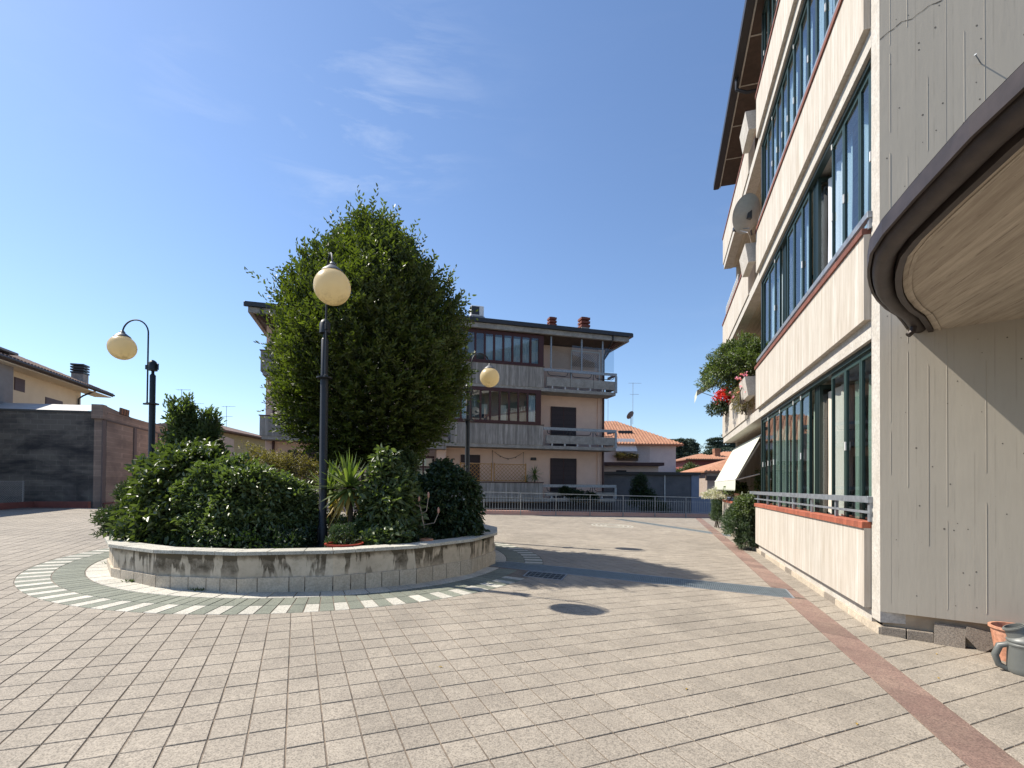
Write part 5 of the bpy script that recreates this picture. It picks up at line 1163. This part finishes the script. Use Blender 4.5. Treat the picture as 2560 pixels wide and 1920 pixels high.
# terrace trellis fence and plants at the pink building
def ploc(x, y, z_): v = Matrix.Rotation(math.atan2(.272, .9623), 4, 'Z') @ Vector((x, y, z_)); return (v.x+2.09, v.y+30, v.z)
trl = thing('lattice_fence', 'yellow wooden lattice fence on the ground floor balcony of the pink building', 'lattice fence', ploc(-5.3, .25, 1.87), math.atan2(.272, .9623))
for (x0, x1) in ((.0,1.95),(2.05,4.1)):
    pn = MB().box((x0,-.02,0),(x0+.06,.03,1.12)).box((x1-.06,-.02,0),(x1,.03,1.12)).box((x0+.06,-.01,.02),(x1-.06,.02,.07)).box((x0+.06,-.01,1.02),(x1-.06,.02,1.07)).build('frame', M_['wood'], trl)
    lt = MB(); w_ = x1-x0-.12; h_ = .94
    for i in range(-4, 9):
        for sg in (1, -1):
            xa = x0+.06+i*.235 if sg == 1 else x0+.06+i*.235+h_; xb = xa+sg*h_; lo, hi = x0+.06, x1-.06
            pa, pb2 = (xa, .07), (xb, 1.01)
            def cut(p, q, X): f_ = (X-p[0])/(q[0]-p[0]); return (X, p[1]+(q[1]-p[1])*f_)
            if (xa < lo and xb < lo) or (xa > hi and xb > hi): continue
            P_, Q_ = pa, pb2
            if P_[0] < lo: P_ = cut(pa, pb2, lo)
            if P_[0] > hi: P_ = cut(pa, pb2, hi)
            if Q_[0] < lo: Q_ = cut(pa, pb2, lo)
            if Q_[0] > hi: Q_ = cut(pa, pb2, hi)
            yy = .0 if sg == 1 else .008
            lt.add([(P_[0]-.018,yy,P_[1]),(P_[0]+.018,yy,P_[1]),(Q_[0]+.018,yy,Q_[1]),(Q_[0]-.018,yy,Q_[1])], [(0,1,2,3)])
    lt.build('lattice', M_['wood'], trl, kind='stuff')
sl_ = thing('string_lights', 'drooping string of small bulbs on the pink wall above the lattice fence', 'string lights', ploc(-3.1, 1.2, 3.8), math.atan2(.272, .9623))
pts = [(0,0,0)]+[(.01+2.0*f, -.0, -.48*math.sin(math.pi*f)+.0) for f in np.linspace(0, 1, 13)]
MB().tube([(0,0,-1.1)]+[(-.0+2.0*f, -.0, -.45*math.sin(math.pi*f)-.06*f) for f in np.linspace(0, 1, 13)]+[(2.0,0,-1.1)], .012, 4).build('wire', M_['black'], sl_)
for f in (0, .25, .5, .75, 1): MB().lathe([(0,-.05),(.035,0),(0,.05)], (2.0*f, 0, -.45*math.sin(math.pi*f)-.06*f-.03), 6).build('bulb', M_['maroon'], sl_)
px, py, pz_ = ploc(-.55, .55, 1.8)
yucca(px, py, .55, 60, .62, 'spiky yucca on the balcony beside the lattice fence of the pink building', name='yucca', dry=False, z0=pz_, group='yuccas on the pink building balcony')
px, py, pz_ = ploc(-1.1, .6, 1.7); yucca(px, py, .3, 50, .5, 'darker low spiky plant against the end of the lattice fence', dry=False, z0=pz_, group='yuccas on the pink building balcony')
for (x_, z_, r_, lb) in ((1.2, 1.25, .35, 'upright green plant behind the ground floor rail of the pink building'), (2.05, .75, .6, 'wide dark green plants spilling over the ground floor parapet of the pink building'), (3.0,.8,.45,'leafy dark plant at the right of the spilling plants')):
    p_ = ploc(x_, -.02, z_-.2); shrub('balcony_plant', lb, 'plant', p_, [((0,0,r_*.6),(r_,r_*.4,r_*.8),1)], 420, .10, LF['dk'], .4, .1, 5, .4, stems=1)
# glass wind screen and lattice of the top balcony
gsn = thing('glass_screen', 'clear glass wind screen with steel posts on the top balcony of the pink building', 'glass screen', ploc(.0, .06, 8.9), math.atan2(.272, .9623))
for x_ in (.25, 2.3, 3.75): MB().box((x_,-.03,-.1),(x_+.09,.03,2.0)).build('post', M_['galv'], gsn)
MB().box((.3,-.004,.05),(4.6,.004,1.55)).build('pane', M_['glassb'], gsn)
tr2 = thing('wall_lattice', 'white lattice panel against the wall of the top balcony of the pink building', 'lattice', ploc(2.1, 1.2, 8.4), math.atan2(.272, .9623))
lt = MB().box((0,-.02,0),(.06,.02,2.1)).box((2.0,-.02,0),(2.06,.02,2.1)).box((0,-.02,2.04),(2.06,.02,2.1)).build('frame', M_['white'], tr2)
lt = MB()
for i in range(14):
    for sg in (1, -1): x0 = i*.16 if sg == 1 else i*.16; zz_ = 1.0; xa = x0; xb = x0+sg*.9; lt.add([(max(0, min(2.05, xa))-.012,.0,1.05+(max(0, min(2.05, xa))-xa)*sg),(max(0, min(2.05, xa))+.012,0,1.05+(max(0, min(2.05, xa))-xa)*sg),(max(0, min(2.05, xb))+.012,0,1.95+(max(0, min(2.05, xb))-xb)*sg),(max(0, min(2.05, xb))-.012,0,1.95+(max(0, min(2.05, xb))-xb)*sg)], [(0,1,2,3)])
lt.build('lattice', M_['black'], tr2, kind='stuff')
ac = thing('air_conditioner', 'white air conditioning unit on the roof edge of the pink building', 'air conditioner', ploc(-4.75, .1, 11.6), math.atan2(.272, .9623))
MB().box((0,0,.12),(.78,.5,.72),.02).build('casing', M_['white'], ac); MB().box((.03,-.012,.18),(.5,-.001,.66)).build('fan_grille', M_['black'], ac); MB().box((-.05,.05,-.0),(.85,.12,.11)).box((-.05,.38,-.0),(.85,.45,.11)).build('bracket', M_['galv'], ac)
# ------------------------------------------------------------------ background right
wh = house('white_house', 'white house with a terracotta hip roof right of the pink building', 3.2, 45, 11.9, 9.5, 0, 5.55, 2.75, M_['whouse'], M_['rooft'], .55, 0, 46, ((11.34-3.2, 3.9, 1.35, 1.4, M_['shut']),))
wa = thing('window_awning', 'white window awning on the white house', 'awning', (9.5, 44.9, 4.85)); MB().add([(0,0,1.2),(1.75,0,1.2),(1.82,-.25,.55),(-.02,-.25,.55),(1.9,-.55,0),(-.08,-.55,0)], [(0,1,2,3),(3,2,4,5)]).build('fabric', M_['white'], wa); MB().box((-.08,-.56,-.03),(1.9,-.53,.02)).build('bar', M_['galv'], wa)
fb_ = thing('flower_box', 'dark flower box full of plants under the awning of the white house', 'flower box', (9.6, 44.5, 4.0)); MB().box((0,0,0),(1.9,.35,.45)).build('box', M_['soil'], fb_)
shrub('window_plant', 'trailing green plants on the flower box of the white house', 'plant', (10.0, 44.4, 4.25), [((0,0,.1),(.6,.25,.3),1), ((.9,0,.1),(.6,.2,.2),.7)], 300, .12, LF['olive'], .5, .2, 4, .4, stems=1)
sk = MB().box((10.2-3.2,1.7,10.35),(11.5-3.2,2.5,10.60)).build('skylight', M_['black'], wh)
antenna(12.1, 49.0, 7.9, 4.2, 'tall aerial on the roof of the white house'); antenna(9.6, 49.0, 8.1, 3.6, 'aerial half hidden behind the pink building balcony')
dsh = thing('satellite_dish', 'dark satellite dish on the roof ridge of the white house', 'satellite dish', (11.8, 48.5, 8.7)); q = MB().lathe([(0.001,0),(.25,.04),(.45,.12),(.45,.14),(.25,.06),(0.001,.02)], n=20); q.xf(Vector((-.5,.6,.55)).normalized().to_track_quat('Z','Y').to_matrix().to_4x4()); q.build('reflector', M_['lampg'], dsh, smooth=True); MB().tube([(0,0,-1.2),(0,0,0)], .04, 6).build('mast', M_['galv'], dsh)
ga = thing('garage_row', 'long low garage block with a black fascia behind the railing', 'garage', (6.0, 34, -3.6))
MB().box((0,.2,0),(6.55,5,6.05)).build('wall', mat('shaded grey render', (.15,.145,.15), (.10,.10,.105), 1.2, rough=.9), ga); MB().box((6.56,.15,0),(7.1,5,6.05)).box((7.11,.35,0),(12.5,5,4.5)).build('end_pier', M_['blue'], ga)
MB().box((-.5,.0,6.06),(7.15,5.2,6.26)).build('fascia', M_['black'], ga); MB().box((4.68,.15,3.5),(4.73,.198,6.05)).build('downpipe', M_['white'], ga)
pg = thing('pink_garage', 'flat roofed pink outbuilding in front of the white house', 'outbuilding', (5.5, 38, -3.6)); MB().box((0,0,0),(5.9,5,6.85)).build('wall', M_['pink'], pg); MB().box((-.3,-.5,6.86),(6.2,5.3,7.1)).build('roof', M_['maroon'], pg); MB().box((2.6,-.03,5.6),(3.4,-.001,6.5)).build('window', M_['dark'], pg)
chs = house('peach_house', 'small peach house with a ribbed orange roof beside the awning', 15.2, 38, 6.0, 6, 0, 2.9, 1.1, mat('peach wall', (.42,.34,.28)), M_['rooft'], .35, 0, 22, ((1.9,.9,.9,1.2,M_['white']),))
MB().box((-.3,-.55,5.75),(7,-.36,6.1)).build('porch_beam', M_['brown'], chs); MB().box((.1,-.8,4.1),(1.5,-.5,4.65)).build('planter_box', M_['rooft'], chs)
house('red_house', 'red walled house with a shallow tiled roof behind the peach house', 19.9, 55, 4.2, 6, 0, 4.8, .75, mat('red wall', (.28,.07,.06)), M_['rooft'], .5, 0, 20, ((2.0,1.5,.9,2.3,M_['whouse']),))
rh = house('tiled_villa', 'villa with a wide old tiled roof and chimneys below the cedars', 24.6, 62, 12, 9, 0, 5.2, 1.3, M_['gflat'], M_['rooft'], .5, 0, 40)
chimney(rh, (2.0,1.5,9.0), .7, 1.3, M_['rooft'], M_['rooft']); chimney(rh, (4.8,1.5,9.0), .7, 1.3, M_['black'], M_['black'])
# oleander against the garage, cypress, cedars
shrub('dark_shrub', 'dark leaning shrub in front of the garage block behind the railing', 'shrub', (9.0, 31.5, -3.5), [((-.8,0,4.9),(.55,.5,.95),.7), ((-.5,0,4.2),(.9,.6,.7),.9), ((.2,0,3.4),(1.0,.6,.8),.9), ((.4,0,2.4),(.9,.6,.9),.6)], 800, .13, LF['dk'], .3, 0, 5, .4)
def cedar(x, y, h, w_, label, lean=0, g='cedars beyond the houses'):
    o = thing('cedar_tree', label, 'cedar', (x, y, -3.6), 0, g)
    MB().tube([(0,0,0),(0,0,h)], [.4,.08], 8).build('trunk', M_['bark'], o)
    P = []; D = []
    for i in range(15):
        z_ = h*(.35+.65*i/15); r_ = w_*(1-.5*(i/15)**1.3)*random.uniform(.75, 1.1)
        for q in range(6):
            a = random.uniform(0, 6.28); L_ = r_*random.uniform(.7, 1)
            n_ = 420; f_ = rng.random(n_)**.7; wd = .18*L_*(1-f_*.4)
            p = np.stack([np.cos(a)*L_*f_+rng.normal(size=n_)*wd, np.sin(a)*L_*f_+rng.normal(size=n_)*wd, z_+.10*L_*np.sin(f_*3)-.06*L_*f_-np.abs(rng.normal(size=n_))*.16], 1)
            P.append(p); D.append(rng.normal(size=(n_, 3))*.6+np.array([np.cos(a), np.sin(a), -.15]))
    P = np.concatenate(P); D = np.concatenate(D)
    link('crown', leafmesh('crown', P, D, .34, .13, LF['ced']), o, kind='stuff'); return o
cedar(27.0, 78, 13.2, 5.2, 'cedar with drooping dark branches right of the white house, the nearer of the two'); cedar(40.0, 92, 15.8, 5.4, 'open layered cedar top behind the villa roof')
cedar(34.0, 90, 10.5, 4.0, 'small cedar between the two bigger ones')
shrub('lime_tree', 'mid green rounded tree at the right corner of the white house', 'tree', (18.8, 52, -3.6), [((0,0,6.0),(1.6,1.4,1.5),1), ((-.3,0,4.5),(1.8,1.4,1.8),1)], 1600, .16, LF['gloss'], .5, .1, 5, .5)
shrub('cypress', 'small dark cypress in front of the red house', 'cypress', (19.0, 50, -3.6), [((0,0,5.0),(.5,.5,1.6),1)], 900, .12, LF['ced'], .4, -.3, 5, .4)
